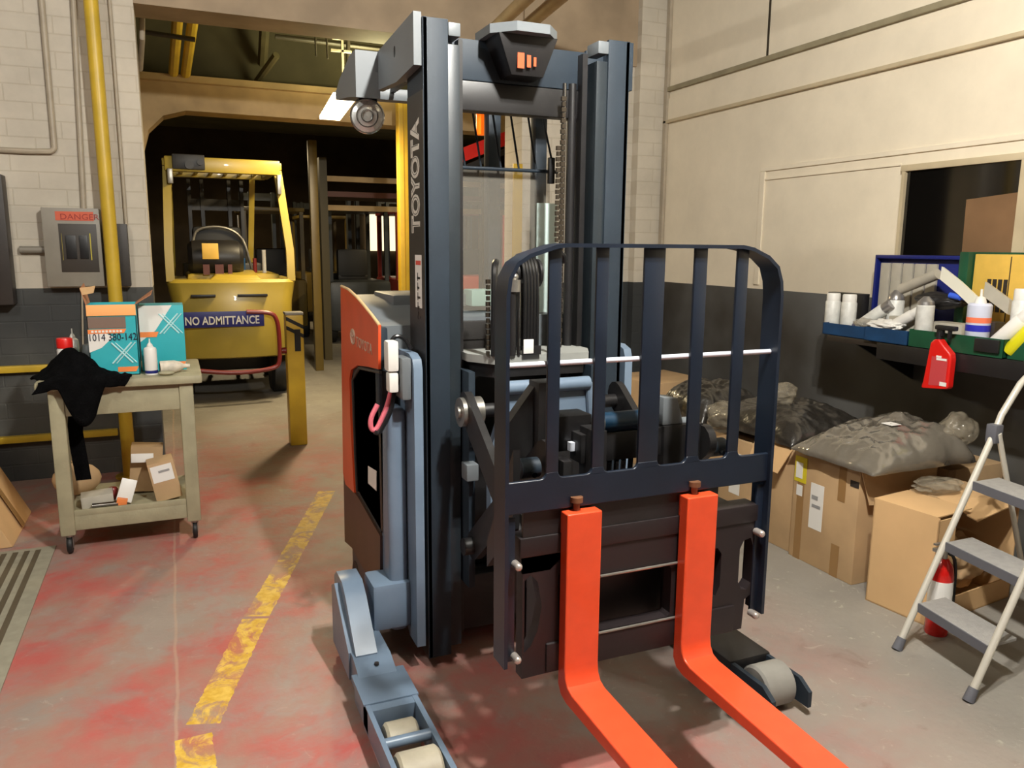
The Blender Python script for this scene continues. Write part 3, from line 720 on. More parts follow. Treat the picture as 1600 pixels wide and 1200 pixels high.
# outriggers
def outrigger(s):
    def X(v): return v if s < 0 else 2*CX-v
    def bx(m, x0, x1, y0, y1, z0, z1, bv=0): return m.box(min(X(x0), X(x1)), max(X(x0), X(x1)), y0, y1, z0, z1, bevel=bv)
    arm = MB()
    # sloped heel
    pr = [(2.90, .04), (2.90, .30), (2.85, .335), (2.74, .335), (2.68, .30), (2.52, .155), (2.52, .04)]
    arm.plate(pr, [], 'x', min(X(.50), X(.575)), max(X(.50), X(.575)))
    arm.plate([(2.86, .05), (2.86, .28), (2.80, .31), (2.56, .15), (2.56, .05)], [], 'x', min(X(.482), X(.50)), max(X(.482), X(.50)))
    arm.plate([(2.80, .04), (2.80, .15), (2.52, .15), (2.40, .116), (2.40, .04)], [], 'x', min(X(.49), X(.62)), max(X(.49), X(.62)))
    bx(arm, .475, .645, 2.235, 2.44, .035, .118, .004)
    o = obj('outrigger', arm, m_light if s < 0 else m_blk, T)
    lid = MB(); bx(lid, .470, .650, 2.27, 2.46, .116, .124, .002)
    obj('arm_cover', lid, m_light if s < 0 else m_blk, o)
    obj('cover_screw', MB().cyl((X(.56), 2.47, .138), (X(.56), 2.47, .146), .008, n=12), m_brz, o)
    blk = MB(); bx(blk, .60, .745, 2.68, 2.84, .145, .325, .018)
    obj('arm_knuckle', blk, m_light, o)
    fk = MB(); 
    for a, b in ((.475, .49), (.628, .645)):
        fk.plate([(2.30, .03), (2.30, .12), (1.88, .12), (1.83, .09), (1.83, .035)], [], 'x', min(X(a), X(b)), max(X(a), X(b)))
    obj('wheel_fork', fk, m_light if s < 0 else m_gray, o)
    if s > 0: cov = MB(); bx(cov, .47, .65, 2.04, 2.46, .035, .128, .010); obj('arm_cover', cov, m_blk, o)
    br_ = MB().cyl((X(.49), 2.075, .105), (X(.628), 2.075, .105), .017, n=16)
    obj('axle_bar', br_, m_light, o) if s < 0 else br_.bm.free()
    for yy, wd, rr in (((2.155, .05, .056), (1.96, .062, .068)) if s < 0 else ((1.945, .062, .074),)):
        wm = MB().lathe([(.0, -wd), (rr-.008, -wd), (rr, -wd+.008), (rr, wd-.008), (rr-.008, wd), (.0, wd)], n=32, mtx=Matrix.Translation((X(.559), yy, rr+.001)) @ Matrix.Rotation(PI/2, 4, 'Y'))
        obj('load_wheel', wm, m_wheel if s < 0 else m_wheel2, o)
    return o
# only the wheel window of the arm is open: shorten solid arm
def outrigger_arm(s):
    o = outrigger(s)
    return o
outrigger_arm(-1); outrigger_arm(1)
# mast-lower plate (octagon) inside rails
obj('tie_plate', MB().plate([(.94, 2.72), (.94, 2.60), (1.0, 2.50), (1.37, 2.50), (1.42, 2.60), (1.42, 2.72)], [], 'z', 1.150, 1.178), mat('pale deck plate', (150, 152, 148), .5, 0, .1, 8), T)
obj('tie_plate_skirt', MB().plate([(.955, 2.72), (.955, 2.60), (1.01, 2.52), (1.36, 2.52), (1.405, 2.60), (1.405, 2.72)], [], 'z', 1.10, 1.149), m_blk, T)
obj('mast_strip', MB().box(.925, .95, 2.55, 2.66, .32, 1.12, bevel=.004), m_gray, T)
obj('mast_strip', MB().box(1.41, 1.435, 2.55, 2.66, .32, 1.12, bevel=.004), m_gray, T)
obj('stop_block', MB().box(.90, .945, 2.50, 2.56, .74, .80, bevel=.005), m_hood, T)
# back wall of the well behind the mast (battery box front)
obj('battery_front', MB().box(.90, 1.46, 2.815, 2.838, .12, 1.14, bevel=.004), m_blk, T)
# hose bundle and pulley
for i in range(5):
    x = 1.115+i*.012
    obj('hose', MB().tube([(x, 2.50, 1.18), (x, 2.50, 1.44), (x, 2.52, 1.50), (x, 2.56, 1.53), (x, 2.60, 1.50), (x, 2.62, 1.44), (x, 2.62, 1.18)], .0065, 8, smooth=1), m_hose, T)
obj('hose_pulley', MB().lathe([(.0, -.05), (.05, -.05), (.05, -.04), (.035, -.035), (.035, .035), (.05, .04), (.05, .05), (.0, .05)], mtx=Matrix.Translation((1.14, 2.56, 1.46)) @ Matrix.Rotation(PI/2, 4, 'Y')), m_blk, T)
obj('hose_clamp', MB().box(1.105, 1.172, 2.485, 2.50, 1.18, 1.21), m_blk, T)
pz = at(827, 540, y=2.48)
obj('hose_label', MB().box(pz.x-.02, pz.x+.018, 2.482, 2.486, 1.185, 1.235, bevel=.003), m_lab, T)
for x in (1.068, 1.092):
    obj('free_lift_cylinder' if x < 1.07 else 'guide_rod', MB().cyl((x, 2.50, 1.18), (x, 2.50, 1.40), .013 if x < 1.07 else .007, n=14), m_chrome if x > 1.07 else m_blk, T)
obj('cylinder_head', MB().cyl((1.075, 2.50, 1.40), (1.075, 2.50, 1.44), .022, n=14).sph((1.075, 2.50, 1.45), .014), m_steel, T)
obj('hose_guide', MB().tube([(1.20, 2.47, 1.47), (1.215, 2.46, 1.525), (1.24, 2.46, 1.53), (1.25, 2.47, 1.50)], .010, 8, smooth=1).tube([(1.0, 2.50, 1.18), (1.0, 2.50, 1.44), (1.01, 2.52, 1.49), (1.03, 2.56, 1.50)], .012, 8, smooth=1), m_hose, T)
# inner (reach) carriage, light grey casting
rc = MB().plate([(.985, 1.075), (1.0, 1.10), (1.30, 1.10), (1.325, 1.075), (1.33, .98), (1.38, .86), (1.38, .55), (.95, .55), (.95, .86), (.985, .98)], [], 'y', 2.40, 2.44)
rco = obj('reach_frame', rc, m_light, T)
obj('frame_bead', MB().tube([(.995, 2.395, 1.085), (1.315, 2.395, 1.085)], .024, 12).tube([(1.315, 2.395, 1.085), (1.325, 2.395, .98), (1.372, 2.395, .86)], .014, 10).tube([(.995, 2.395, 1.085), (.99, 2.395, .98), (.958, 2.395, .86)], .014, 10), m_light, rco)
obj('frame_crossbar', MB().box(.96, 1.38, 2.36, 2.41, .70, .86, bevel=.006), m_blk, rco)
obj('lower_crossbar', MB().box(.96, 1.40, 2.34, 2.40, .30, .50, bevel=.006), m_blk, rco)
# scissor arms
def arm(x0, x1, A, B, w):
    """bar in the y-z plane from A to B, width w"""
    A, B = Vector(A), Vector(B); d = (B-A).normalized(); n = Vector((-d.y, d.x))*w/2
    pts = []
    for c, s_ in ((A, 1), (B, -1)):
        base = math.atan2(n.y*s_, n.x*s_)
        pts += [(c.x+w/2*math.cos(base+t), c.y+w/2*math.sin(base+t)) for t in [k*PI/6 for k in range(7)]]
    return MB().plate(pts, [], 'x', x0, x1)
for xa, xb in ((.875, .90), (1.46, 1.485)):
    obj('scissor_arm', arm(xa, xb, (2.46, 1.02), (1.90, .62), .10), m_blk, T)
for xa, xb in ((.905, .93), (1.43, 1.455)):
    obj('scissor_arm', arm(xa, xb, (2.46, .52), (1.90, .98), .10), m_blk, T)
for yy, zz, r in ((2.46, 1.0, .024), (2.46, .52, .03), (1.92, .62, .024)):
    obj('cross_tube', MB().cyl((.87, yy, zz), (1.49, yy, zz), r, n=18), m_blk, T)
obj('pivot_disc', MB().cyl((.86, 2.46, 1.0), (.935, 2.46, 1.0), .05, n=24).cyl((.85, 2.46, 1.0), (.86, 2.46, 1.0), .02, n=12), m_steel, T)
# tilt cylinders and brackets behind the carriage
for x in (1.0, 1.36):
    o = obj('reach_cylinder', MB().cyl((x, 2.38, .60), (x, 1.93, .80), .03, n=18), m_blk, T)
    obj('cylinder_rod', MB().cyl((x, 1.93, .80), (x, 1.86, .83), .016, n=14), m_chrome, o)
obj('carriage_post', MB().box(1.045, 1.085, 1.86, 1.95, .70, 1.05, bevel=.004), m_blk, T)
for a_, b_2 in ((.80, .82),):
    obj('carriage_gusset', MB().plate([(1.86, .80), (1.86, 1.02), (2.05, .70), (2.05, .62)], [], 'x', a_, b_2), m_blk, T)
obj('wedge_bracket', MB().plate([(at(788, 672, y=2.02).x, at(788, 672, y=2.02).z), (at(838, 600, y=2.02).x, at(838, 600, y=2.02).z), (at(840, 725, y=2.02).x, at(840, 725, y=2.02).z), (at(795, 745, y=2.02).x, at(795, 745, y=2.02).z)], [], 'y', 2.02, 2.06), m_blk, T)
obj('valve_block', MB().box(at(866, 650, y=1.97).x, at(925, 650, y=1.97).x, 1.97, 2.06, .97, at(890, 650, y=1.97).z, bevel=.004), m_blk, T)
obj('valve_block', MB().box(at(842, 600, y=1.99).x, at(868, 600, y=1.99).x, 1.99, 2.06, .80, at(850, 598, y=1.99).z, bevel=.004), m_blk, T)
obj('bright_bar', MB().box(at(889, 690, y=1.955).x, at(913, 690, y=1.955).x, 1.945, 1.965, at(900, 703, y=1.955).z, at(900, 690, y=1.955).z), mat('bright steel rod', (205, 210, 222)), T)
obj('tilt_post', MB().box(.955, .985, 1.87, 1.93, .60, .97, bevel=.004), m_blk, T)
bcy = obj('sideshift_cylinder', MB().cyl((1.10, 1.93, 1.055), (1.26, 1.93, 1.055), .030, n=20), mat('deep blue cylinder', (12, 44, 66), .35), T)
for a_, b_2 in ((1.09, 1.10), (1.26, 1.275)): obj('cylinder_end', MB().cyl((a_, 1.93, 1.055), (b_2, 1.93, 1.055), .033, n=20), m_steel, bcy)
obj('cylinder_mount', MB().box(1.03, 1.30, 1.91, 1.98, .945, 1.03, bevel=.005), m_blk, T)
obj('hose_manifold', MB().box(1.30, 1.44, 1.90, 1.99, .86, 1.035, bevel=.006), m_blk, T)
obj('manifold_cap', MB().hexa([(1.30, 1.91, 1.035), (1.375, 1.91, 1.035), (1.375, 1.97, 1.035), (1.30, 1.97, 1.035), (1.30, 1.91, 1.12), (1.35, 1.91, 1.115), (1.35, 1.97, 1.115), (1.30, 1.97, 1.12)], .006).cyl((1.375, 1.94, 1.03), (1.44, 1.94, 1.03), .018, n=14), m_hood, T)
for i in range(4):
    x = 1.135+i*.024
    obj('hose', MB().tube([(x, 1.93, .94), (x+.01, 1.95, .88), (x-.01, 1.96, .80), (x+.01, 1.98, .62)], .008, 8, smooth=1), m_chrome if i in (1, 2) else m_hose, T)
for x in (.835, 1.46):
    ro = obj('side_roller', MB().cyl((x, 1.90, .955), (x+.055, 1.90, .955), .028, n=20), m_gray, T)
    obj('roller_bolt', MB().cyl((x+.028, 1.872, .945), (x+.028, 1.858, .945), .008, n=10), m_chrome, ro)
# fork carriage plate
car = [(.80, .40), (.985, .405), (1.0, .425), (1.32, .425), (1.35, .405), (1.535, .405), (1.54, .50), (1.575, .52), (1.575, .76), (.80, .78)]
holes = [[(.905, .68), (.93, .70), (1.00, .70), (1.02, .68), (1.03, .52), (.985, .49), (.93, .52), (.905, .58)],
         [(1.03, .64), (1.04, .655), (1.26, .655), (1.27, .64), (1.27, .505), (1.26, .495), (1.04, .495), (1.03, .51)],
         [(1.36, .66), (1.38, .68), (1.43, .68), (1.445, .66), (1.445, .56), (1.43, .53), (1.38, .53), (1.36, .56)],
         [(1.512, .665), (1.525, .69), (1.55, .695), (1.56, .67), (1.56, .55), (1.545, .53), (1.525, .535), (1.512, .56)],
         [(.806, .68), (.825, .695), (.845, .67), (.858, .60), (.845, .53), (.825, .49), (.806, .475)]]
cpo = obj('fork_carriage', MB().plate(car, holes, 'y', 1.79, 1.83), m_car, T)
obj('carriage_bar', MB().box(.79, 1.57, 1.785, 1.85, .745, .80, bevel=.006), m_car, cpo)
obj('carriage_bar', MB().box(.87, 1.50, 1.782, 1.85, .405, .49, bevel=.006), m_car, cpo)
for z_ in (.492, .660): obj('edge_highlight', MB().tube([(1.03, 1.783, z_), (1.29, 1.783, z_)], .004, 8), m_steel, cpo)  # bright steel beads added as highlights along the bar edges
for a_, b_2 in ((.862, .90), (1.455, 1.50), (1.0, 1.05), (1.31, 1.35)): obj('carriage_web', MB().box(a_, b_2, 1.83, 1.90, .42, .80), m_blk, cpo)
obj('carriage_back', MB().box(.86, 1.50, 1.925, 1.935, .42, .86), m_blk, cpo)
# forks
def fork(xc):
    wd = .103
    prof = [(1.782, .865), (1.742, .865), (1.742, .43), (1.738, .405), (1.725, .386), (1.70, .378), (.85, .345), (.71, .338), (.70, .333), (.71, .328), (1.15, .330), (1.73, .335), (1.765, .345), (1.782, .37)]
    o = obj('fork', MB().plate(prof, [], 'x', xc-wd/2, xc+wd/2), m_fork, T, smooth=30)
    b = o.modifiers.new('bev', 'BEVEL'); b.width = .004; b.segments = 3; b.limit_method = 'ANGLE'; b.angle_limit = R(40)
    obj('fork_hook', MB().plate([(1.783, .80), (1.783, .862), (1.80, .862), (1.835, .835), (1.835, .81), (1.80, .802)], [], 'x', xc-wd/2+.004, xc-wd/2+.05), m_fork, o)
    obj('lock_pin', MB().cyl((xc-.012, 1.770, .866), (xc-.012, 1.770, .888), .009, n=14).cyl((xc-.012, 1.770, .888), (xc-.012, 1.770, .902), .017, n=16), mat('rusty steel', (128, 88, 62), .55, .4, .3, 30), o)
    return o
fork(.957); fork(1.333)
# load backrest: one bent flat strip + bars
bk = MB()
zt_, zb_ = 1.556, .455
pts = [(.742, zb_), (.742, 1.43), (.748, 1.475), (.768, 1.51), (.80, 1.53), (.87, 1.552), (.90, 1.556), (1.44, 1.556), (1.475, 1.55), (1.53, 1.528), (1.565, 1.50), (1.58, 1.46), (1.585, 1.42), (1.59, zb_)]
bk.strap([(x, 1.80, z) for x, z in pts], (0, 1, 0), .075, .010)
bko = obj('load_backrest', bk, m_brst, T, smooth=60)
bko['label'] = 'dark blue-grey flat bar backrest frame'
BARS = ((.858, .893), (.993, 1.028), (1.135, 1.198), (1.293, 1.333), (1.435, 1.472))
for a, b in BARS:
    obj('backrest_bar', MB().box(a, b, 1.777, 1.787, .962, 1.552, bevel=.002), m_brst, bko)
rl = [(.748, .872), (1.585, .872), (1.585, .958)]
def fil(x, sgn):   # rounded inner corner between rail and bar
    return [(x+sgn*.016*(1-math.sin(t)), .958+.016*(1-math.cos(t))) for t in [k*PI/10 for k in range(6)]]
for a, b in BARS[::-1]:
    rl += fil(b, 1)[::1] + fil(a, -1)[::-1]
rl += [(.748, .958)]
ro_ = obj('backrest_rail', MB().plate(rl, [], 'y', 1.776, 1.788), m_brst, bko)
bv = ro_.modifiers.new('bev', 'BEVEL'); bv.width = .0025; bv.segments = 2; bv.limit_method = 'ANGLE'; bv.angle_limit = R(60)
obj('backrest_rod', MB().cyl((.748, 1.795, 1.258), (1.583, 1.795, 1.258), .007, n=12), mat('bright steel rod', (205, 210, 222), .3, .3), bko)
obj('backrest_apron', MB().plate([(.80, .875), (1.42, .875), (1.42, .76), (.95, .76), (.88, .70), (.80, .70)], [], 'y', 1.790, 1.80), m_blk, bko)
for x, z in ((.775, .735), (.775, .475), (1.565, .715), (1.563, .455)):
    obj('bolt', MB().cyl((x, 1.788, z), (x, 1.762, z), .011, n=14).sph((x, 1.762, z), .011), mat('bolt steel', (196, 188, 182), .3, .6), bko)
for s in (.762, 1.575):
    obj('backrest_flange', MB().box(s-.014, s+.014, 1.786, 1.796, .46, .86, bevel=.002), m_brst, bko)

# ================================================================== YELLOW FORKLIFT IN THE DOORWAY
Y0 = 8.15
F = thing('yellow_forklift', (.52, Y0+.9, 0), 'yellow forklift parked in the dark doorway with blue NO ADMITTANCE sign', 'forklift')
cw = MB()
n = 12; rows = []
prof = [(0, .40, -.02), (.0, .36, .02)]
def cwring(z, y, hw, rnd=.12):
    out = []
    pts = [(-hw, 1.0), (-hw, rnd)] + [(-hw+rnd*(1-math.cos(t)), rnd*(1-math.sin(t))) for t in [k*PI/10 for k in range(1, 5)]] + [(-hw+rnd, 0)]
    mid = [(-hw+rnd+(2*hw-2*rnd)*k/8, -.05*math.sin(PI*k/8)) for k in range(1, 8)]
    full = pts+mid+[(-p[0], p[1]) for p in pts[::-1]]
    return [(.53+px, Y0+y+py, z) for px, py in full]
zz = [(.44, .10, .50), (.46, .03, .53), (.55, .02, .55), (1.0, .0, .56), (1.04, .015, .57), (1.19, .02, .60), (1.22, .05, .58)]
rings = [[cw.bm.verts.new(p) for p in cwring(z, y, hw)] for z, y, hw in zz]
for A, B in zip(rings, rings[1:]):
    for k in range(len(A)): cw.bm.faces.new((A[k], A[(k+1) % len(A)], B[(k+1) % len(A)], B[k]))
cw.bm.faces.new(rings[0][::-1]); cw.bm.faces.new(rings[-1])
cwo = obj('counterweight', cw, m_fly, F)
for a_, b_2 in ((.14, .36), (.56, .84)): obj('counterweight_slot', MB().box(a_, b_2, Y0-.055, Y0+.02, 1.055, 1.08, bevel=.005), m_blk, cwo)
obj('hood', MB().box(.12, 1.0, Y0+.25, Y0+1.2, 1.15, 1.27, bevel=.04).hexa([(.3, Y0+.06, 1.2), (.82, Y0+.06, 1.2), (.82, Y0+.5, 1.2), (.3, Y0+.5, 1.2), (.38, Y0+.12, 1.26), (.76, Y0+.12, 1.26), (.76, Y0+.5, 1.30), (.38, Y0+.5, 1.30)], .01), m_fly, F)
obj('chassis', MB().box(.05, 1.02, Y0+.75, Y0+1.9, .22, 1.1, bevel=.03), m_blk, F)
# red tube frame round the counterweight
pt_ = [at(385, 487, y=Y0-.10), at(425, 488, y=Y0-.10), at(433, 500, y=Y0-.10), at(436, 520, y=Y0-.10), at(438, 565, y=Y0-.10), at(430, 576, y=Y0-.10), at(370, 584, y=Y0-.14), at(290, 578, y=Y0-.12), at(240, 570, y=Y0-.10), at(232, 560, y=Y0-.1)]
obj('guard_tube', MB().tube(pt_, .022, 10, smooth=2), m_mar, F)['label'] = 'maroon bent tube'
# sign
sa, sb = at(286, 488, y=Y0-.05), at(413, 509, y=Y0-.05)
sx0, sx1 = sa.x-.16, sb.x
sg = obj('sign', MB().box(sx0, sx1, Y0-.064, Y0-.052, sb.z, sa.z, bevel=.002), mat('sign blue', (30, 34, 108), .4), F); sg['label'] = 'blue sign reading NO ADMITTANCE'
t_ = text('sign_lettering', 'NO ADMITTANCE', .11, (0, Y0-.066, sb.z+.028), (1, 0, 0), (0, 0, 1), mat('sign white', (220, 218, 210), .5), sg, offset=.002)
xs = [v.co.x for v in t_.data.vertices]; x0_, x1_ = min(xs), max(xs); wo = wloc(sg).x
ta0 = at(289, 498, y=Y0-.05).x - wo; ta1 = at(405, 498, y=Y0-.05).x - wo
for v in t_.data.vertices: v.co.x = ta0+(v.co.x-x0_)/(x1_-x0_)*(ta1-ta0)
# overhead guard
gd = MB()
for s, xb_, xt in ((-1, -.03, .0), (1, 1.09, 1.02)):
    gd.strap([(xb_, Y0+.10, 1.2), (xb_, Y0+.12, 1.5), (xt, Y0+.28, 2.28)], (1, 0, 0), .075, .06)
    gd.box(xt-.04, xt+.04, Y0+.25, Y0+1.5, 2.29, 2.36, bevel=.01)
gd.box(-.02, 1.04, Y0+.22, Y0+.32, 2.24, 2.38, bevel=.015)
gd.box(.0, 1.02, Y0+1.42, Y0+1.5, 2.28, 2.36, bevel=.01)
gdo = obj('overhead_guard', gd, m_fly, F)
for i in range(6):
    x = .14+i*.15; obj('guard_bar', MB().box(x-.015, x+.015, Y0+.3, Y0+1.45, 2.31, 2.335), m_fly, gdo)
obj('front_post', MB().strap([(.02, Y0+1.45, 2.3), (-.0, Y0+1.75, 1.2)], (1, 0, 0), .05, .05), m_fly, F)
obj('front_post', MB().strap([(.88, Y0+1.45, 2.3), (.84, Y0+1.75, 1.2)], (1, 0, 0), .06, .05), m_fly, F)
obj('top_fitting', MB().box(.05, .34, Y0+.2, Y0+.26, 2.26, 2.40, bevel=.01).cyl((.2, Y0+.18, 2.3), (.2, Y0+.22, 2.3), .04).cyl((.3, Y0+.18, 2.33), (.3, Y0+.22, 2.33), .03), m_dark, F)
obj('corner_lamp', MB().box(.0, .05, Y0+.15, Y0+.22, 2.12, 2.26, bevel=.01), m_steel, F)
obj('corner_lamp', MB().box(1.0, 1.04, Y0+.15, Y0+.22, 2.05, 2.24, bevel=.01), m_steel, F)
# propane tank / seat hump
seat = MB().lathe([(.0, -.26), (.13, -.26), (.17, -.22), (.18, -.15), (.18, .15), (.17, .22), (.13, .26), (.0, .26)], n=24, mtx=Matrix.Translation((.40, Y0+.42, 1.42)) @ Matrix.Rotation(PI/2, 4, 'Y'))
obj('gas_tank', seat, m_blk, F)
obj('seat_back', MB().box(.20, .68, Y0+.66, Y0+.80, 1.25, 1.74, bevel=.05), m_rub, F)
obj('seat_trim', MB().tube([(.18, Y0+.62, 1.3), (.2, Y0+.62, 1.62), (.26, Y0+.62, 1.72), (.5, Y0+.62, 1.74), (.66, Y0+.62, 1.66), (.72, Y0+.62, 1.5), (.76, Y0+.62, 1.3)], .014, 8, smooth=2), m_steel, F)
la, lb_ = at(315, 380, y=Y0+.22), at(342, 405, y=Y0+.22)
obj('tank_label', MB().box(la.x, lb_.x, Y0+.22, Y0+.235, lb_.z, la.z, bevel=.002), m_ybox, F)
obj('tank_strap', MB().box(.27, .33, Y0+.21, Y0+.24, 1.26, 1.36).box(.38, .46, Y0+.21, Y0+.24, 1.26, 1.36).box(.50, .54, Y0+.21, Y0+.24, 1.26, 1.36), mat('brown strap', (92, 50, 44), .5), F)
# mast ahead
mm = MB()
for x in (.22, .36, .66, .80): mm.box(x-.02, x+.02, Y0+1.95, Y0+2.1, .1, 2.3)
mm.box(.2, .82, Y0+1.97, Y0+2.05, 1.95, 2.08).box(.2, .82, Y0+1.97, Y0+2.05, 1.3, 1.36)
obj('mast', mm, m_dark, F)
obj('mast_cylinder', MB().cyl((.74, Y0+1.9, .3), (.74, Y0+1.9, 1.9), .022).cyl((.68, Y0+1.9, .3), (.68, Y0+1.9, 1.7), .014), m_chrome, F)
obj('dash', MB().box(.1, .95, Y0+1.5, Y0+1.75, 1.0, 1.35, bevel=.03), m_blk, F)
obj('steering_wheel', MB().tube([(.5+.17*math.cos(a), Y0+1.3+.1*math.sin(a), 1.50+.1*math.sin(a)) for a in [k*PI/10 for k in range(21)]], .014, 8).cyl((.5, Y0+1.5, 1.3), (.5, Y0+1.3, 1.5), .015), m_rub, F)
for xx, yy in ((.04, Y0+.55), (.98, Y0+.55), (.0, Y0+1.75), (1.02, Y0+1.75)):
    obj('wheel', MB().lathe([(.0, -.09), (.20, -.09), (.23, -.06), (.23, .06), (.20, .09), (.0, .09)], mtx=Matrix.Translation((xx, yy, .231)) @ Matrix.Rotation(PI/2, 4, 'Y')), m_rub, F)
for (px, py, c) in ((380, 408, m_blue), (398, 408, m_mar), (412, 395, m_wht)):
    q_ = at(px, py, y=Y0+.5)
    obj('lever_knob', MB().cyl((q_.x, Y0+.5, 1.2), (q_.x, Y0+.5, q_.z+.03), .02), c, F)

# yellow bollard with hazard top
bq = at(466, 693, z=0)
Bo = thing('bollard', (bq.x, bq.y, 0), 'yellow steel bollard with black hazard top beside the yellow forklift', 'bollard')
zt3 = at(460, 487, y=bq.y).z
obj('post', MB().box(bq.x-.065, bq.x+.065, bq.y-.065, bq.y+.065, 0, zt3-.02, bevel=.012), m_yel, Bo)
obj('cap', MB().box(bq.x-.068, bq.x+.068, bq.y-.068, bq.y+.068, zt3-.02, zt3, bevel=.004), m_bx, Bo)
hz_ = MB()
for i in range(2):
    z = zt3-.03-i*.07
    quad(hz_, (bq.x-.064, bq.y-.0665, z), (bq.x-.064, bq.y-.0665, z-.03), (bq.x+.064, bq.y-.0665, z-.10), (bq.x+.064, bq.y-.0665, z-.07))
hz_.box(bq.x-.005, bq.x+.04, bq.y-.068, bq.y-.064, zt3-.30, zt3-.13)
obj('hazard_stripe', hz_, m_blk, Bo)
obj('clip', MB().cyl((bq.x-.065, bq.y-.02, .75), (bq.x-.10, bq.y-.02, .75), .025), m_mar, Bo)
# yellow column behind the truck
yc = at(631, 300, y=8.1)
YC = thing('yellow_column', (yc.x, 8.1, 0), 'bright yellow square column behind the reach truck mast', 'column')
obj('column', MB().box(yc.x-.06, yc.x+.06, 8.04, 8.16, 0, 3.06, bevel=.008), m_yel, YC)
obj('column_seam', MB().box(yc.x-.015, yc.x-.009, 8.037, 8.041, 0, 3.06), mat('dark yellow seam', (170, 130, 20), .5), YC)
# yellow corner guard on the wall's edge
gx0 = at(800, 260, y=YW).x; gx1 = at(812, 260, y=YW).x
tag(obj('corner_guard', MB().box(OX1-.08, OX1+.0, YW-.02, YW-.002, 0, 2.2, bevel=.003), m_yel), 'yellow corner guard on the doorway edge seen through the mast', 'guard')

# ---------------- things in the dark hall
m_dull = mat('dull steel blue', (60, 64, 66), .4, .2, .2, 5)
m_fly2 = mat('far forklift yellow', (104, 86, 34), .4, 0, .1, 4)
def far_lift(x, y, paint, label, h=2.1, s=1, rot=0):
    t = thing('far_forklift', (x, y, 0), label, 'forklift', 'forklifts parked in the dark hall')
    obj('body', MB().box(x-.5, x+.5, y, y+1.6, .2, 1.0, bevel=.08), paint, t)
    g = MB()
    for dx in (-.45, .45):
        g.box(x+dx-.03, x+dx+.03, y+.1, y+.16, .95, h); g.box(x+dx-.03, x+dx+.03, y+1.4, y+1.46, .95, h)
    g.box(x-.5, x+.5, y+.08, y+1.5, h, h+.06, bevel=.01)
    obj('overhead_guard', g, paint, t)
    obj('seat', MB().box(x-.25, x+.25, y+.6, y+.75, 1.0, 1.5, bevel=.05).box(x-.25, x+.25, y+.6, y+1.1, .98, 1.1, bevel=.04), m_rub, t)
    g = MB()
    for dx in (-.35, -.2, .2, .35): g.box(x+dx-.03, x+dx+.03, y+1.75, y+1.9, .08, 2.5)
    g.box(x-.38, x+.38, y+1.78, y+1.86, 2.35, 2.48).box(x-.38, x+.38, y+1.78, y+1.86, .5, .6)
    obj('mast', g, m_dull, t)
    for dx in (-.45, .45):
        for dy in (.3, 1.4): obj('wheel', MB().lathe([(.0, -.08), (.2, -.08), (.22, -.05), (.22, .05), (.2, .08), (.0, .08)], mtx=Matrix.Translation((x+dx, y+dy, .221)) @ Matrix.Rotation(PI/2, 4, 'Y')), m_rub, t)
    return t
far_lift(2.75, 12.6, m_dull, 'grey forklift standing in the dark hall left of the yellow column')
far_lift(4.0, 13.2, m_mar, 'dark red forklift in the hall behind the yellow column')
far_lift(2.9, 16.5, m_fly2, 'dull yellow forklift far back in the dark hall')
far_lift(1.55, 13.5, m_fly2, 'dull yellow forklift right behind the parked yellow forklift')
far_lift(5.6, 14.5, m_or, 'orange forklift seen through the reach truck mast', h=2.2)
rk = thing('storage_rack', (4, 10.9, 0), 'steel storage rack with brown beams across the hall', 'rack')
for z, mm_ in ((2.02, m_beam), (2.2, mat('maroon beam', (92, 50, 36), .5)), (2.40, m_beam)):
    obj('rack_beam', MB().box(1.9, 6.4, 10.9, 10.98, z, z+.07), mm_, rk)
for x in (1.9, 4.2, 6.4):
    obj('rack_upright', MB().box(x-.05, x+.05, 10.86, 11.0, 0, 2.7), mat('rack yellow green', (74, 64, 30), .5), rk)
obj('rack_shelf', MB().box(1.9, 6.4, 11.0, 11.8, 2.20, 2.24), m_hall, rk)
wl = at(590, 335, y=20.9); wr_ = at(622, 392, y=20.9)
o = struct('window_2', MB().box(wl.x-.3, wr_.x+.3, 20.93, 21.0, wr_.z, wl.z), m_win)
pe = at(493, 400, y=10)
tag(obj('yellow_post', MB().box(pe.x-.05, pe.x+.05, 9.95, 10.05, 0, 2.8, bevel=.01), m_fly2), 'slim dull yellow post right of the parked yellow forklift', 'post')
# red boom seen through the mast
rb0, rb1 = at(722, 240, y=5.2), at(812, 205, y=5.2)
rb = thing('red_boom', (rb0.x, 7.3, 2.3), 'red boom arm hanging in the doorway, seen between the mast rails', 'beam')
q0, q1 = at(715, 245, y=7.3), at(816, 206, y=7.3)
obj('boom', MB().strap([q0, q1], (0, 1, 0), .16, .12), m_red, rb)
obj('boom_rail', MB().strap([q0-Vector((0, 0, .13)), q1-Vector((0, 0, .12))], (0, 1, 0), .10, .05), m_blk, rb)
obj('hanger', MB().box(q1.x-.05, q1.x-.02, 7.28, 7.32, q1.z, 4.3).box(q0.x, q0.x+.03, 7.28, 7.32, q0.z, 4.3), m_pipe, rb)

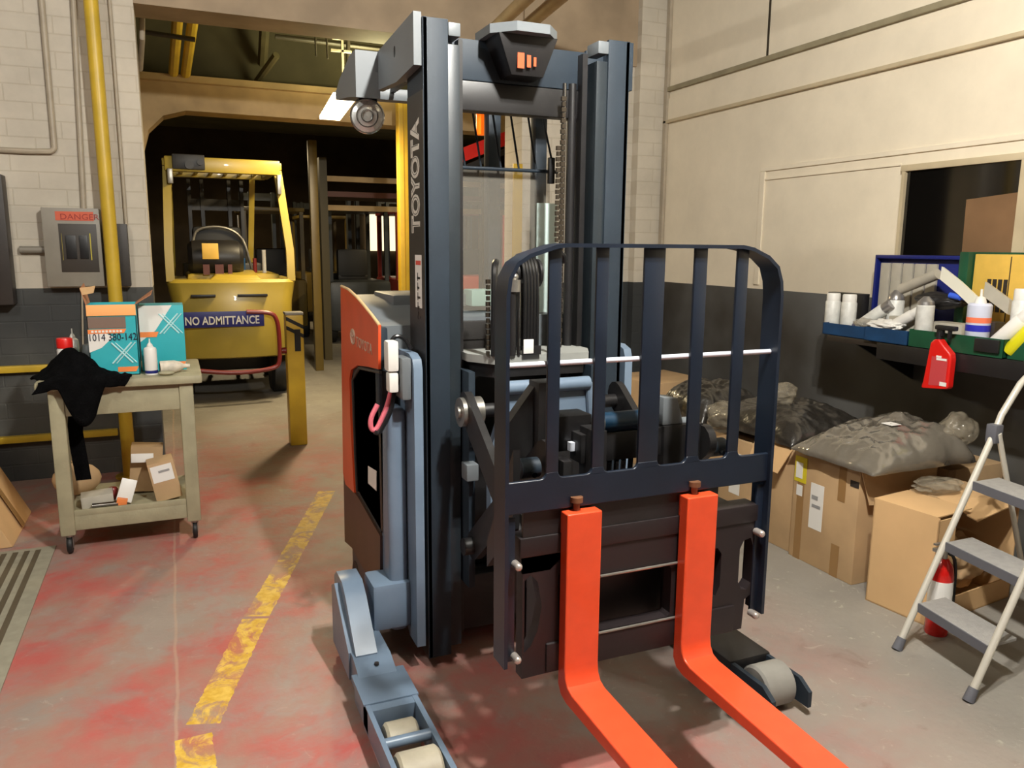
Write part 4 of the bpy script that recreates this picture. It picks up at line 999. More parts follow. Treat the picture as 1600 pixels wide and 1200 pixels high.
# ================================================================== SERVICE CART
cy0, cy1 = 4.35, 4.92
cx0, cx1 = -.60, .055
ZT = .90
K = thing('service_cart', ((cx0+cx1)/2, (cy0+cy1)/2, 0), 'beige plastic two-shelf service cart on casters in front of the doorway edge', 'cart')
top_ = MB().box(cx0-.05, cx1+.05, cy0-.04, cy1+.04, ZT-.055, ZT-.01, bevel=.015)
obj('top_shelf', top_, m_pant, K)
obj('top_apron', MB().box(cx0, cx1, cy0, cy0+.02, ZT-.19, ZT-.055, bevel=.005).box(cx0, cx1, cy1-.02, cy1, ZT-.19, ZT-.055, bevel=.005).box(cx0, cx0+.02, cy0, cy1, ZT-.19, ZT-.055).box(cx1-.02, cx1, cy0, cy1, ZT-.19, ZT-.055), m_pant, K)
obj('bottom_shelf', MB().box(cx0+.04, cx1-.04, cy0+.0, cy1, .12, .20, bevel=.008).box(cx0+.05, cx1-.05, cy0, cy0+.02, .19, .225, bevel=.006), m_pant, K)
for x in (cx0, cx1-.065):
    for y in (cy0-.012, cy1-.055):
        obj('leg', MB().box(x, x+.068, y, y+.068, .10, ZT-.05, bevel=.008), m_pant, K)
        cs = obj('caster', MB().lathe([(.0, -.012), (.04, -.012), (.044, -.006), (.044, .006), (.04, .012), (.0, .012)], mtx=Matrix.Translation((x+.035, y+.035, .0445)) @ Matrix.Rotation(PI/2, 4, 'Y')), m_rub, K)
        obj('caster_fork', MB().box(x+.018, x+.021, y+.02, y+.05, .03, .10).box(x+.049, x+.052, y+.02, y+.05, .03, .10).cyl((x+.035, y+.035, .088), (x+.035, y+.035, .10), .02), m_steel, cs)
# teal boxes
ZS = ZT-.0095
def teal_box(x0, x1, y, d, h, label, opened):
    t = thing('glove_box', ((x0+x1)/2, y+d/2, ZS), label, 'box')
    w_ = x1-x0
    b = MB().box(x0, x1, y, y+d, ZS, ZS+h, bevel=.002) if not opened else MB().box(x0, x1, y, y+.004, ZS, ZS+h).box(x0, x1, y+d-.004, y+d, ZS, ZS+h).box(x0, x0+.004, y, y+d, ZS, ZS+h).box(x1-.004, x1, y, y+d, ZS, ZS+h).box(x0, x1, y, y+d, ZS, ZS+.004)
    obj('carton', b, m_teal, t)
    yf = y-.0005
    wh = MB().plate([(x0, ZS+h), (x0, ZS+h*.45), (x0+w_*.35, ZS+h*.62), (x0+w_*.75, ZS+h)] if not opened else [(x0, ZS+h*.48), (x0, ZS+h*.34), (x0+w_*.25, ZS+h*.40), (x0+w_*.5, ZS+h*.55), (x0+w_*.3, ZS+h*.62), (x0, ZS+h*.62)], [], 'y', yf-.001, yf)
    obj('white_swoosh', wh, m_wht, t)
    xm = MB(); cx_, cz_ = x0+w_*.66, ZS+h*(.72 if not opened else .32)
    for a in (.85, -.85):
        dx, dz = math.cos(a)*.07, math.sin(a)*.07
        xm.tube([(cx_-dx, yf-.0012, cz_-dz), (cx_+dx, yf-.0012, cz_+dz)], .0045, 6)
        xm.tube([(cx_-dx+.018, yf-.0012, cz_-dz), (cx_+dx+.018, yf-.0012, cz_+dz)], .003, 6)
    obj('printed_cross', xm, mat('pale print', (180, 222, 224), .5), t)
    for fx0, fx1, fz0, fz1 in ((.0, .42, .52, .60) if not opened else (.0, .78, .60, .66), (.45, 1.0, .04, .13) if not opened else (.55, .98, .05, .12)):
        ob = MB().plate([(x0+w_*fx0, ZS+h*fz0), (x0+w_*fx1-.012, ZS+h*fz0), (x0+w_*fx1, ZS+h*fz1), (x0+w_*fx0, ZS+h*fz1)], [], 'y', yf-.0018, yf-.0008)
        obj('orange_band', ob, m_orp, t)
    return t
ta_ = at(138, 500, y=cy0+.10)
bx0, bx1 = at(139, 540, y=cy0+.08).x, at(216, 540, y=cy0+.08).x
t = teal_box(bx0, bx1, cy0+.08, .20, .36, 'open teal and orange glove carton marked 1014 380-142 on the cart', True)
h1 = ZS+.36
obj('lid_flap', MB().box(bx0, bx1, cy0+.074, cy0+.078, h1-.055, h1+.0, bevel=.001), m_peach, t)
obj('printed_photo', MB().box(bx0+.003, bx1-.05, cy0+.077, cy0+.0785, h1-.118, h1-.06), mat('grey brown print', (120, 100, 88), .5), t)
m_bic = mat('brown inside of carton', (176, 116, 80), .8)
fl = MB(); quad(fl, (bx0, cy0+.08, h1), (bx0, cy0+.28, h1), (bx0-.02, cy0+.28, h1+.10), (bx0-.02, cy0+.08, h1+.08), .003); obj('side_flap', fl, m_bic, t)
fl = MB(); quad(fl, (bx1, cy0+.08, h1), (bx1+.075, cy0+.08, h1+.045), (bx1+.08, cy0+.28, h1+.06), (bx1, cy0+.28, h1), .003)
obj('side_flap', fl, m_bic, t); fl = MB(); quad(fl, (bx0-.02, cy0+.08, h1+.085), (bx0+.05, cy0+.07, h1+.095), (bx0+.04, cy0+.07, h1+.06), (bx0-.01, cy0+.08, h1+.05), .003)
obj('torn_corner', fl, m_card2, t)
tx = text('handwriting', '1014 380-142', .052, (bx0+.008, cy0+.0765, ZS+.36*.5), (1, 0, 0), (0, 0, 1), mat('ink', (20, 24, 48), .5), t)
xs = [v.co.x for v in tx.data.vertices]; a0, a1 = min(xs), max(xs); o_ = wloc(t).x
for v in tx.data.vertices: v.co.x = bx0+.006-o_+(v.co.x-a0)/(a1-a0)*(bx1-bx0-.01)
sm_ = MB()
for i in range(9): sm_.box(bx0+.015+i*.016, bx0+.026+i*.016, cy0+.0755, cy0+.0765, ZS+.36*.615, ZS+.36*.645)
obj('small_print', sm_, m_wht, t)
bz0, bz1 = at(217, 500, y=cy0+.18).x, at(287, 500, y=cy0+.18).x
t = teal_box(bz0, bz1, cy0+.18, .20, .345, 'closed teal glove carton with white cross on the cart', False)
# bottles on cart
def bottle(name, x, y, z, r, h, m_body, m_cap, label, cat='bottle', nozzle=True, neck=.45, band=None):
    t = thing(name, (x, y, z), label, cat)
    obj('bottle_body', MB().lathe([(.0, 0), (r*.96, 0), (r, .004), (r, h*.78), (r*.9, h*.83), (r*neck, h*.88), (r*neck, h*.90), (.0, h*.90)], (x, y, z)), m_body, t)
    if nozzle: obj('nozzle', MB().lathe([(.0, h*.90), (r*neck*1.1, h*.90), (r*neck*.8, h*.95), (r*.14, h), (r*.1, h*1.12), (.0, h*1.12)], (x, y, z)), m_cap, t)
    else: obj('cap', MB().lathe([(.0, h*.84), (r*.98, h*.84), (r*.98, h*1.1), (r*.9, h*1.14), (.0, h*1.14)], (x, y, z)), m_cap, t)
    if band: obj('label_band', MB().lathe([(r*1.0, h*.05), (r*1.012, h*.05), (r*1.012, h*.14), (r*1.0, h*.14)], (x, y, z)), band, t)
    return t
p = at(238, 597, y=cy0+.06)
bottle('squeeze_bottle', p.x, cy0+.06, ZS, .031, .165, m_wht, m_wht, 'upright white squeeze bottle in front of the teal carton', band=m_navy)
p = at(103, 560, y=cy0+.2)
bottle('spray_can', p.x, cy0+.20, ZS, .038, .165, m_wht, m_red, 'white spray can with red cap behind the black cloth', 'can', nozzle=False)
p = at(116, 560, y=cy0+.32)
bottle('squeeze_bottle', p.x, cy0+.32, ZS, .028, .20, m_wht, m_wht, 'white nozzle bottle behind the red capped can')
p = at(130, 560, y=cy0+.30)
tag(obj('jar', MB().lathe([(.0, 0), (.045, 0), (.048, .01), (.048, .10), (.03, .13), (.0, .135)], (p.x+.02, cy0+.38, ZS)), m_hood), 'grey jar between the red can and the open carton', 'jar')
# white tipped-over bottle with dark mouth
p = at(270, 580, y=cy0+.06)
t = thing('tipped_bottle', (p.x, cy0+.05, ZS), 'dirty white bottle lying on its side at the cart corner', 'bottle')
mt = Matrix.Translation((p.x-.06, cy0+.06, ZS+.034)) @ Matrix.Rotation(R(8), 4, 'Z') @ Matrix.Rotation(PI/2, 4, 'Y')
obj('bottle_body', MB().lathe([(.0, .0), (.030, .0), (.033, .005), (.033, .07), (.022, .10), (.012, .115), (.010, .145), (.0, .145)], mtx=mt), mat('dirty white plastic', (214, 204, 186), .5, 0, .2, 30), t)
obj('mouth', MB().lathe([(.0, -.001), (.022, -.001), (.022, .001), (.0, .001)], mtx=mt), m_brz, t)
tag(obj('rag', MB().sph((p.x-.03, cy0+.0, ZS+.012), .03, (1.3, .8, .4)), m_pant), 'small crumpled beige rag under the tipped bottle', 'rag')
# black cloth draped on cart corner
def cloth():
    bm = bmesh.new(); nu, nv = 44, 36; V = {}
    for i in range(nu+1):
        for j in range(nv+1):
            u, v = i/nu, j/nv
            x = cx0-.055+u*.40+.03*math.sin(v*7); y = cy0-.075+v*.34
            e = min(1, max(0, (u)*4))*min(1, max(0, (1-u)*4))
            z = ZS+.006+.13*math.exp(-((u-.45)**2/.07+(v-.55)**2/.08))+.02*noise.noise(Vector((u*6, v*5, 1)))+.012*noise.noise(Vector((u*14, v*12, 3)))
            if v < .22:   # hanging over the front edge
                hang = (.22-v)/.22
                lim = .06+.19*max(0, 1-((u-.52)/.24)**2)
                y = cy0-.052-.008*math.sin(u*26)*hang; z = ZS+.025-lim*hang
            if u < .2: z -= (.2-u)*.10
            V[i, j] = bm.verts.new((x, y, z))
    for i in range(nu):
        for j in range(nv): bm.faces.new((V[i, j], V[i+1, j], V[i+1, j+1], V[i, j+1]))
    return bm
o = obj('black_cloth', cloth(), m_cloth, smooth=180)
s = o.modifiers.new('sol', 'SOLIDIFY'); s.thickness = .008; s.offset = 1
tag(o, 'black cloth jacket draped over the left corner of the cart', 'cloth')
# hanging strip by the leg
tag(obj('black_strap', MB().strap([(cx0+.10, cy0+.13, ZT-.20), (cx0+.09, cy0+.12, .6), (cx0+.11, cy0+.12, .35)], (1, 0, 0), .07, .01), m_cloth), 'black strap of cloth hanging beside the left cart leg', 'cloth')
# clutter on lower shelf
def rbox(name, c, sx, sy, sz, rz, rx, ry, m, label=None, cat=None, parent=None, bevel=.003, group=None):
    """box whose centre is c, rotated"""
    mtx = Matrix.Translation(c) @ Matrix.Rotation(R(rz), 4, 'Z') @ Matrix.Rotation(R(rx), 4, 'X') @ Matrix.Rotation(R(ry), 4, 'Y')
    o = obj(name, MB().box(-sx/2, sx/2, -sy/2, sy/2, -sz/2, sz/2, bevel=bevel, mtx=mtx), m, parent)
    if label: tag(o, label, cat, group)
    return o, mtx
q = at(258, 770, y=cy0+.12)
t = thing('small_carton', (q.x, cy0+.12, .201), 'small brown carton with white label leaning on the lower shelf', 'box')
_, mt = rbox('carton', (q.x, cy0+.14, .315), .13, .14, .21, 4, 0, -10, m_card, parent=t)
def onface(mtx, x0, x1, z0, z1, yf, m, parent, name='label'):
    o = obj(name, MB().box(x0, x1, yf-.0012, yf, z0, z1, mtx=mtx), m, parent); return o
onface(mt, -.055, .05, .0, .09, -.0702, m_lab, t)
onface(mt, -.02, .035, .05, .062, -.0716, mat('grey print', (150, 150, 150), .6), t, 'print')
q = at(228, 725, y=cy0+.3)
rbox('parcel', (q.x, cy0+.33, .335), .16, .12, .25, 0, 0, 6, m_card, 'brown carton behind the small labelled carton, lower shelf', 'box')
rbox('folded_paper', (at(222, 712, y=cy0+.22).x, cy0+.222, at(232, 715, y=cy0+.22).z), .11, .006, .05, 0, 0, 4, m_lab, 'white paper stuck at the top of the rear carton', 'paper')
q = at(152, 775, y=cy0+.15)
rbox('grey_box', (q.x, cy0+.15, .235), .15, .12, .06, 5, 0, -3, m_gbox, 'flat pale grey box on the left of the lower shelf', 'box')
q = at(198, 768, y=cy0+.12)
rbox('white_card', (q.x, cy0+.12, .270), .075, .03, .12, 8, -18, 20, m_wht, 'tilted white packet on the middle of the lower shelf', 'packet')
q = at(190, 782, y=cy0+.06)
rbox('orange_packet', (q.x, cy0+.06, .225), .05, .03, .045, 0, 0, 15, m_orp, 'small orange packet below the tilted white packet', 'packet')
q = at(165, 790, y=cy0+.06)
tag(obj('metal_tube', MB().cyl((q.x-.06, cy0+.06, .219), (q.x+.06, cy0+.06, .219), .018, n=16), m_chrome), 'shiny metal tube on the lower shelf edge', 'tool')
q = at(172, 762, y=cy0+.2)
tag(obj('small_jar', MB().lathe([(.0, 0), (.025, 0), (.025, .05), (.018, .06), (.0, .06)], (q.x+.01, cy0+.24, .201)), m_mar), 'small dark red jar behind the pale grey box', 'jar')
q = at(120, 760, y=cy0+.35)
tag(obj('brown_lump', MB().sph((q.x, cy0+.38, .29), .11, (1.1, .8, .8)), m_card), 'rounded brown paper bag at the back of the lower shelf', 'bag')

# ribbed floor mat and leaning box at left edge
x1 = -.645
Mt = thing('ribbed_mat', (-1.05, 3.74, 0), 'grey ribbed rubber mat on the floor at the left edge', 'mat')
obj('mat_base', MB().box(-1.45, x1, 2.98, 4.50, 0.001, .006), mat('mat grey rubber', (150, 146, 128), .7, 0, .1, 20), Mt)
rb_ = MB()
for i in range(15):
    x = x1-.075-i*.05; rb_.box(x-.012, x+.012, 3.0, 4.46, .006, .008)
obj('mat_groove', rb_, mat('mat dark rib', (84, 74, 56), .8), Mt)['label'] = 'dark ribs of the mat'
q = at(40, 850, z=0)
t = thing('leaning_carton', (-.95, 4.62, 0), 'large brown cardboard carton leaning at the left edge of the photo', 'box')
cb = MB().hexa([(-1.6, 4.56, .0), (-.845, 4.56, .0), (-.845, 5.16, .0), (-1.6, 5.16, .0), (-1.75, 4.56, .62), (-1.13, 4.56, .62), (-1.13, 5.16, .62), (-1.75, 5.16, .62)], .012)
obj('carton', cb, m_card2, t)
obj('tape', MB().hexa([(-.843, 4.83, .02), (-.843, 4.89, .02), (-.841, 4.89, .02), (-.841, 4.83, .02), (-1.10, 4.83, .58), (-1.10, 4.89, .58), (-1.098, 4.89, .58), (-1.098, 4.83, .58)]), m_tape, t)

# ================================================================== RIGHT SIDE: CARTONS
def carton(name, x0, x1, y0, y1, h, rz, label, m=m_card, opened=False, z=0, pivot=None, flaps=()):
    cx_, cy_ = (x0+x1)/2, (y0+y1)/2
    t = thing(name, (cx_, cy_, z), label, 'box')
    mtx = Matrix.Translation((cx_, cy_, z)) @ Matrix.Rotation(R(rz), 4, 'Z')
    hx, hy = (x1-x0)/2, (y1-y0)/2
    if not opened: b = MB().box(-hx, hx, -hy, hy, 0, h, bevel=.006, mtx=mtx)
    else:
        b = MB()
        for a in ((-hx, hx, -hy, -hy+.006), (-hx, hx, hy-.006, hy), (-hx, -hx+.006, -hy, hy), (hx-.006, hx, -hy, hy)):
            b.box(*a, 0, h, mtx=mtx)
        b.box(-hx, hx, -hy, hy, 0, .006, mtx=mtx)
    obj('carton', b, m, t)
    return t, mtx, hx, hy
XA = 2.835
t, mt, hx, hy = carton('tall_carton', XA, XA+.50, 2.57, 2.985, .56, 0, 'tall brown carton with long white label, bagged seat on top')
# faces: local -x face faces the camera's left
def lab_x(mtx, hx, y0, y1, z0, z1, m, parent, name='label', t_=.0015):
    return obj(name, MB().box(-hx-t_, -hx, y0, y1, z0, z1, mtx=mtx), m, parent)
L1 = lab_x(mt, hx, .0, .085, .19, .42, m_lab, t); 
lab_x(mt, hx+.0015, .035, .075, .34, .36, mat('grey print', (150, 150, 150)), L1, 'print'); lab_x(mt, hx+.0015, .015, .07, .30, .315, mat('grey print', (150, 150, 150)), L1, 'print')
lab_x(mt, hx, -.13, -.085, .38, .56, m_tape, t, 'tape'); lab_x(mt, hx, -.12, -.07, 0, .16, m_tape, t, 'tape')
lab_x(mt, hx, .13, .175, .0, .45, m_tape, t, 'tape')
obj('hand_hole', MB().box(-hx-.002, -hx, -.205, -.155, .47, .50, mtx=mt), m_brz, t)
ylb = lab_x(mt, hx+.001, .12, .20, .40, .53, mat('yellow sticker', (214, 196, 40), .5), t, 'yellow_sticker')
lab_x(mt, hx+.0028, .145, .19, .42, .50, m_lab, ylb, 'sticker_print'); lab_x(mt, hx+.001, .14, .18, .33, .385, m_lab, t, 'label')
fl = MB(); quad(fl, Vector((XA+.50, 2.57, .56)), Vector((XA+.0, 2.57, .56)), Vector((XA+.03, 2.535, .40)), Vector((XA+.40, 2.52, .36)), .004)
obj('side_flap', fl, m_card, t)
t, mt, hx, hy = carton('tall_carton', XA+.02, XA+.5, 3.0, 3.30, .55, 0, 'brown carton with torn flap directly behind the tall labelled carton')
fl = MB(); quad(fl, (XA+.015, 3.30, .55), (XA+.015, 3.02, .55), (XA-.05, 3.05, .42), (XA-.05, 3.28, .42), .004)
obj('side_flap', fl, m_card2, t); lab_x(mt, hx, .05, .10, .20, .27, m_lab, t)
t, mt, hx, hy = carton('tall_carton', XA+.02, XA+.5, 3.33, 3.82, .50, 0, 'brown carton behind the backrest with narrow white label')
lab_x(mt, hx, -.16, -.07, .18, .42, m_lab, t)
t, mt, hx, hy = carton('far_carton', 3.0, 3.5, 4.6, 5.1, .62, 5, 'brown carton against the dark wall, seen through the backrest bars')
t, mt, hx, hy = carton('small_carton', 3.40, 3.80, 2.56, 2.86, .50, 0, 'narrow brown carton behind the bagged seat next to the wall')
obj('tape', MB().box(-hx, -hx+.05, -hy-.001, -hy, .0, .5, mtx=mt), m_tape, t)
# open carton
OXc, OYc = at(1352, 935, z=0).x, at(1352, 935, z=0).y
p0 = at(1352, 937, z=0); p1_ = at(1480, 985, z=0)
ang = math.atan2(-1, .12)       # front face direction
d1 = Vector((math.cos(ang), math.sin(ang), 0)); d2 = Vector((-d1.y, d1.x, 0))
L1_, L2_ = .30, .60
H_ = at(1362, 778, x=p0.x).z
T2 = thing('open_carton', (p0.x+.3, p0.y, 0), 'wide open light brown carton behind the step ladder', 'box')
def OC(a, b, z): v = Vector((p0.x, p0.y, 0))+d1*a+d2*b; return (v.x, v.y, z)
def slab(m, a0, a1, b0, b1, z0, z1): return m.hexa([OC(a0, b0, z0), OC(a1, b0, z0), OC(a1, b1, z0), OC(a0, b1, z0), OC(a0, b0, z1), OC(a1, b0, z1), OC(a1, b1, z1), OC(a0, b1, z1)])
m = MB(); slab(m, 0, L1_, 0, .006, 0, H_); slab(m, 0, L1_, L2_-.006, L2_, 0, H_); slab(m, 0, .006, 0, L2_, 0, H_); slab(m, L1_-.006, L1_, 0, .12, 0, H_-.01); slab(m, L1_-.006, L1_, .12, L2_, 0, .10); slab(m, 0, L1_, 0, L2_, 0, .006)
obj('carton', m, m_card2, T2)
m = MB(); slab(m, .0, L1_-.01, .0, .24, H_, H_+.005); obj('top_flap', m, m_card2, T2)
m = MB(); slab(m, 0, .13, .25, L2_, H_+.001, H_+.006); obj('top_flap', m, m_card, T2)
m = MB(); m.hexa([OC(.13, .25, H_+.002), OC(L1_+.03, .22, H_-.04), OC(L1_+.03, .60, H_-.0), OC(.13, .60, H_+.002), OC(.13, .25, H_+.007), OC(L1_+.03, .22, H_-.035), OC(L1_+.03, .60, H_+.005), OC(.13, .60, H_+.007)]); obj('side_flap', m, m_card2, T2)
# crumpled paper and plastic inside/around
def blob(name, c, r, sc, m, label, cat, amp=.25, f=3, n=40, parent=None, flat=None, rz=0, mod=None):
    bm = bmesh.new(); bmesh.ops.create_icosphere(bm, subdivisions=5, radius=1)
    for v in bm.verts:
        k = v.co.normalized()
        d = 1+amp*noise.noise(k*f+Vector((c[0]*3, c[1]*3, 7)))+amp*.35*noise.noise(k*f*2.3+Vector((1, c[1]*5, 0)))+amp*.08*noise.noise(k*f*6)
        if mod: d *= mod(k)
        v.co = Vector((k.x*sc[0], k.y*sc[1], k.z*sc[2]))*r*d
        if flat is not None and v.co.z < flat: v.co.z = flat+(v.co.z-flat)*.08
    bmesh.ops.transform(bm, matrix=Matrix.Translation(c) @ Matrix.Rotation(R(rz), 4, 'Z'), verts=list(bm.verts))
    zm = min(v.co.z for v in bm.verts)
    o = obj(name, bm, m, parent, smooth=180)
    if label: tag(o, label, cat)
    return o
blob('plastic_wrap', (3.12, 2.40, H_+.036), .10, (1.2, .8, .28), m_plast2, 'crumpled clear plastic wrap on the open carton', 'plastic', .28, 2)
q = at(1555, 900, x=3.12)
cr = MB()
tag(blob('crumpled_carton', (3.15, 2.33, .17), .13, (1.2, .75, 1.0), m_card, None, None, .4, 2.2), 'torn crumpled brown cardboard stuffed in the open carton', 'cardboard')
tag(blob('crumpled_carton', (3.60, 2.02, .24), .17, (.7, .7, 1.15), m_card2, None, None, .45, 2.0), 'light crumpled cardboard at the wall behind the ladder', 'cardboard')
# bagged seats
def seatbag(name, x0, x1, y0, y1, z0, h, m, label, seed, wedge=0):
    bm = bmesh.new(); bmesh.ops.create_grid(bm, x_segments=1, y_segments=1, size=1); bm.clear()
    nu, nv = 56, 56; top = {}; bot = {}
    for i in range(nu+1):
        for j in range(nv+1):
            u, v = i/nu*2-1, j/nv*2-1
            prof = (max(0, 1-abs(u)**3.2)*max(0, 1-abs(v)**3.2))**.5
            hh = h*prof*(1+wedge*u)+h*.16*prof*noise.noise(Vector((u*2.2, v*2.2, seed)))+h*.09*prof*noise.noise(Vector((u*6, v*6, seed+4)))+.006*prof*noise.noise(Vector((u*15, v*15, seed)))
            x = (x0+x1)/2+u*(x1-x0)/2*(1+.06*noise.noise(Vector((v*3, seed, 0)))); y = (y0+y1)/2+v*(y1-y0)/2*(1+.06*noise.noise(Vector((u*3, seed, 5))))
            top[i, j] = bm.verts.new((x, y, z0+.004+max(hh, 0)))
            bot[i, j] = top[i, j] if (i in (0, nu) or j in (0, nv)) else bm.verts.new((x, y, z0+.001))
    for d, fl_ in ((top, 0), (bot, 1)):
        for i in range(nu):
            for j in range(nv):
                f = (d[i, j], d[i+1, j], d[i+1, j+1], d[i, j+1]); bm.faces.new(f if not fl_ else f[::-1])
    return tag(obj(name, bm, m, smooth=180), label, 'seat cushion')
m_bagd = mat('dark seat under film', (46, 43, 39), .3, 0, .15, 4, bump=.8, bscale=18, coat=.5)
seatbag('bagged_seat', XA-.05, XA+.62, 2.46, 2.98, .562, .155, m_plast, 'dark seat wrapped in shiny clear plastic on the tall labelled carton', 2, .45)
seatbag('bagged_seat', XA+.0, XA+.60, 3.02, 3.72, .552, .15, m_bagd, 'matte black cushion in thin film, middle of the three bagged seats', 9)
seatbag('bagged_seat', XA-.02, XA+.50, 3.74, 4.25, .50, .22, m_bagd, 'dark bagged seat farthest back, seen through the backrest bars', 5)
t, mt, hx, hy = carton('tall_carton', XA+.02, XA+.5, 3.86, 4.3, .49, 0, 'farthest brown carton of the row, under the rear bagged seat')
blob('plastic_film', (2.88, 3.60, .60), .12, (.7, 1.1, .75), m_plast2, 'shiny crumpled film hanging from the bagged seats behind the backrest', 'plastic', .28, 1.6)
blob('plastic_film', (3.05, 3.35, .77), .09, (1, .8, .7), m_plast2, 'loose film tuft on top of the middle cushion', 'plastic', .28, 1.6)
blob('plastic_film', (3.42, 2.55, .70), .09, (1, .8, 1.0), m_plast2, 'twisted film tail at the wall end of the wrapped seat', 'plastic', .28, 1.6)
sl = at(1392, 668, x=3.1); obj('seat_label', MB().box(sl.x-.03, sl.x+.03, sl.y-.03, sl.y+.03, .735, .738), m_lab, None); 
o = [k for k in bpy.data.objects if k.name == 'seat_label'][0]; o.location.z += .0; tag(o, 'small white tag on top of the shiny wrapped seat', 'tag')

# ================================================================== STEP LADDER
LD = thing('step_ladder', (2.85, 1.87, 0), 'cream tube step ladder with three grey treads at the right edge', 'ladder')
ya, yb = 2.05, 1.69
def railz(z): return 2.535+ (2.96-2.535)/.84*z     # front rail x at height z
for i, y in enumerate((ya, yb)):
    xo = 0 if i == 0 else -.07
    pts = [(railz(.015)+xo, y, .015), (railz(.86)+xo, y, .86), (railz(.86)+.02+xo, y, .91), (railz(1.02)+.03+xo, y, 1.03), (railz(1.06)+.07+xo, y, 1.075)]
    obj('front_rail', MB().tube(pts, .013, 12), m_alu, LD)
    obj('foot', MB().cyl((railz(0)+xo, y, 0), (railz(.045)+xo, y, .045), .020, .017, n=14), m_tredge, LD)
    rp = [(railz(.84)+xo, y+(-.018 if i == 0 else .018), .84), (railz(.84)+.34+xo, y+(-.018 if i == 0 else .018), .012)]
    obj('rear_rail', MB().tube(rp, .011, 10), m_alu, LD)
    obj('foot', MB().cyl((rp[1][0], rp[1][1], 0), (rp[1][0]-.01, rp[1][1], .03), .017, n=12), m_tredge, LD)
    obj('hinge', MB().box(railz(.84)-.022+xo, railz(.84)+.022+xo, y-.022, y+.022, .80, .875, bevel=.006), m_tredge, LD)
xo = -.035
obj('top_rail', MB().tube([(railz(1.06)+.07, ya, 1.075), (railz(1.06)+.10, ya-.05, 1.09), (railz(1.06)+.07, yb+.05, 1.09), (railz(1.06)+.0, yb, 1.075)], .013, 12, smooth=2), m_alu, LD)
for zc, nm in ((.185, 'tread'), (.42, 'tread'), (.655, 'tread')):
    xf = railz(zc)-.01
    m = MB().hexa([(xf, ya-.012, zc-.012), (xf-.065, yb+.012, zc-.012), (xf+.085, yb+.012, zc-.012), (xf+.145, ya-.012, zc-.012), (xf, ya-.012, zc), (xf-.065, yb+.012, zc), (xf+.085, yb+.012, zc), (xf+.145, ya-.012, zc)], .002)
    o = obj('tread', m, m_tread, LD)
    m = MB().hexa([(xf-.006, ya-.012, zc-.035), (xf-.071, yb+.012, zc-.035), (xf-.065, yb+.012, zc-.035), (xf, ya-.012, zc-.035), (xf-.006, ya-.012, zc), (xf-.071, yb+.012, zc), (xf-.065, yb+.012, zc), (xf, ya-.012, zc)])
    m.hexa([(xf, ya-.012, zc-.035), (xf+.145, ya-.012, zc-.035), (xf+.145, ya-.018, zc-.035), (xf, ya-.018, zc-.035), (xf, ya-.012, zc-.01), (xf+.145, ya-.012, zc-.01), (xf+.145, ya-.018, zc-.01), (xf, ya-.018, zc-.01)])
    obj('tread_edge', m, m_tredge, o)
# extinguisher
ex = Vector((2.80, 2.09, 0))
E = thing('fire_extinguisher', (ex.x, ex.y, 0), 'small red fire extinguisher standing behind the ladder', 'fire extinguisher')
eh = at(1470, 870, x=ex.x).z
obj('cylinder', MB().lathe([(.0, 0), (.042, 0), (.045, .006), (.045, eh-.07), (.038, eh-.03), (.018, eh), (.0, eh)], (ex.x, ex.y, 0)), m_redx, E)
obj('label', MB().lathe([(.0455, .10), (.0458, .10), (.0458, eh-.09), (.0455, eh-.09)], (ex.x, ex.y, 0)), m_lab, E)
obj('valve', MB().cyl((ex.x, ex.y, eh), (ex.x, ex.y, eh+.04), .014, n=14).box(ex.x-.06, ex.x+.012, ex.y-.009, ex.y+.009, eh+.035, eh+.05, bevel=.003).box(ex.x-.06, ex.x+.01, ex.y-.007, ex.y+.007, eh+.062, eh+.07, bevel=.002), m_steel, E)
obj('hose', MB().tube([(ex.x+.01, ex.y, eh+.025), (ex.x+.05, ex.y-.02, eh), (ex.x+.055, ex.y-.02, .12)], .007, 8, smooth=2), m_rub, E)

# ================================================================== WALL SHELF WITH CLUTTER
ZF = 1.075
SH = thing('storage_shelf', (3.6, 2.7, ZF-.04), 'dark shelf board on the right wall under the spray cans', 'shelf')
obj('board', MB().box(3.42, XR-.03, .9, 3.42, ZF-.035, ZF-.003, bevel=.003), m_brz, SH)
obj('front_lip', MB().box(3.40, 3.42, 1.0, 3.05, ZF-.09, ZF-.004, bevel=.003), m_blk, SH)
for y in (3.2, 1.9): obj('bracket', MB().plate([(3.42, ZF-.035), (XR-.001, ZF-.035), (XR-.001, ZF-.25)], [], 'y', y-.008, y+.008), m_blk, SH)
def tray(y0, y1, x0, h, m, label, name='tool_tray'):
    t = MB().box(x0, x0+.004, y0, y1, ZF, ZF+h).box(3.636, 3.64, y0, y1, ZF, ZF+h).box(x0, 3.64, y0, y0+.004, ZF, ZF+h).box(x0, 3.64, y1-.004, y1, ZF, ZF+h).box(x0, 3.64, y0, y1, ZF, ZF+.004)
    return tag(obj(name, t, m), label, 'tray')
def yof(px, x=3.42): return at(px, 520, x=x).y
tray(yof(1423), yof(1355)-.0, 3.40, .072, m_blue, 'blue steel tray nearer the green trays on the shelf')
tray(yof(1352), yof(1285), 3.42, .065, m_blue, 'blue steel tray at the far left end of the shelf')
tray(yof(1575), yof(1425), 3.40, .085, m_green, 'long green steel tray with spray bottle hooked on it')
tray(1.95, yof(1578), 3.42, .085, m_green, 'green steel tray at the right edge of the photo')
# latch
la = at(1543, 540, x=3.396)
tag(obj('tray_latch', MB().box(3.385, 3.398, la.y-.06, la.y+.06, la.z-.03, la.z+.03, bevel=.004), m_blk), 'black latch on the front of the long green tray', 'latch')
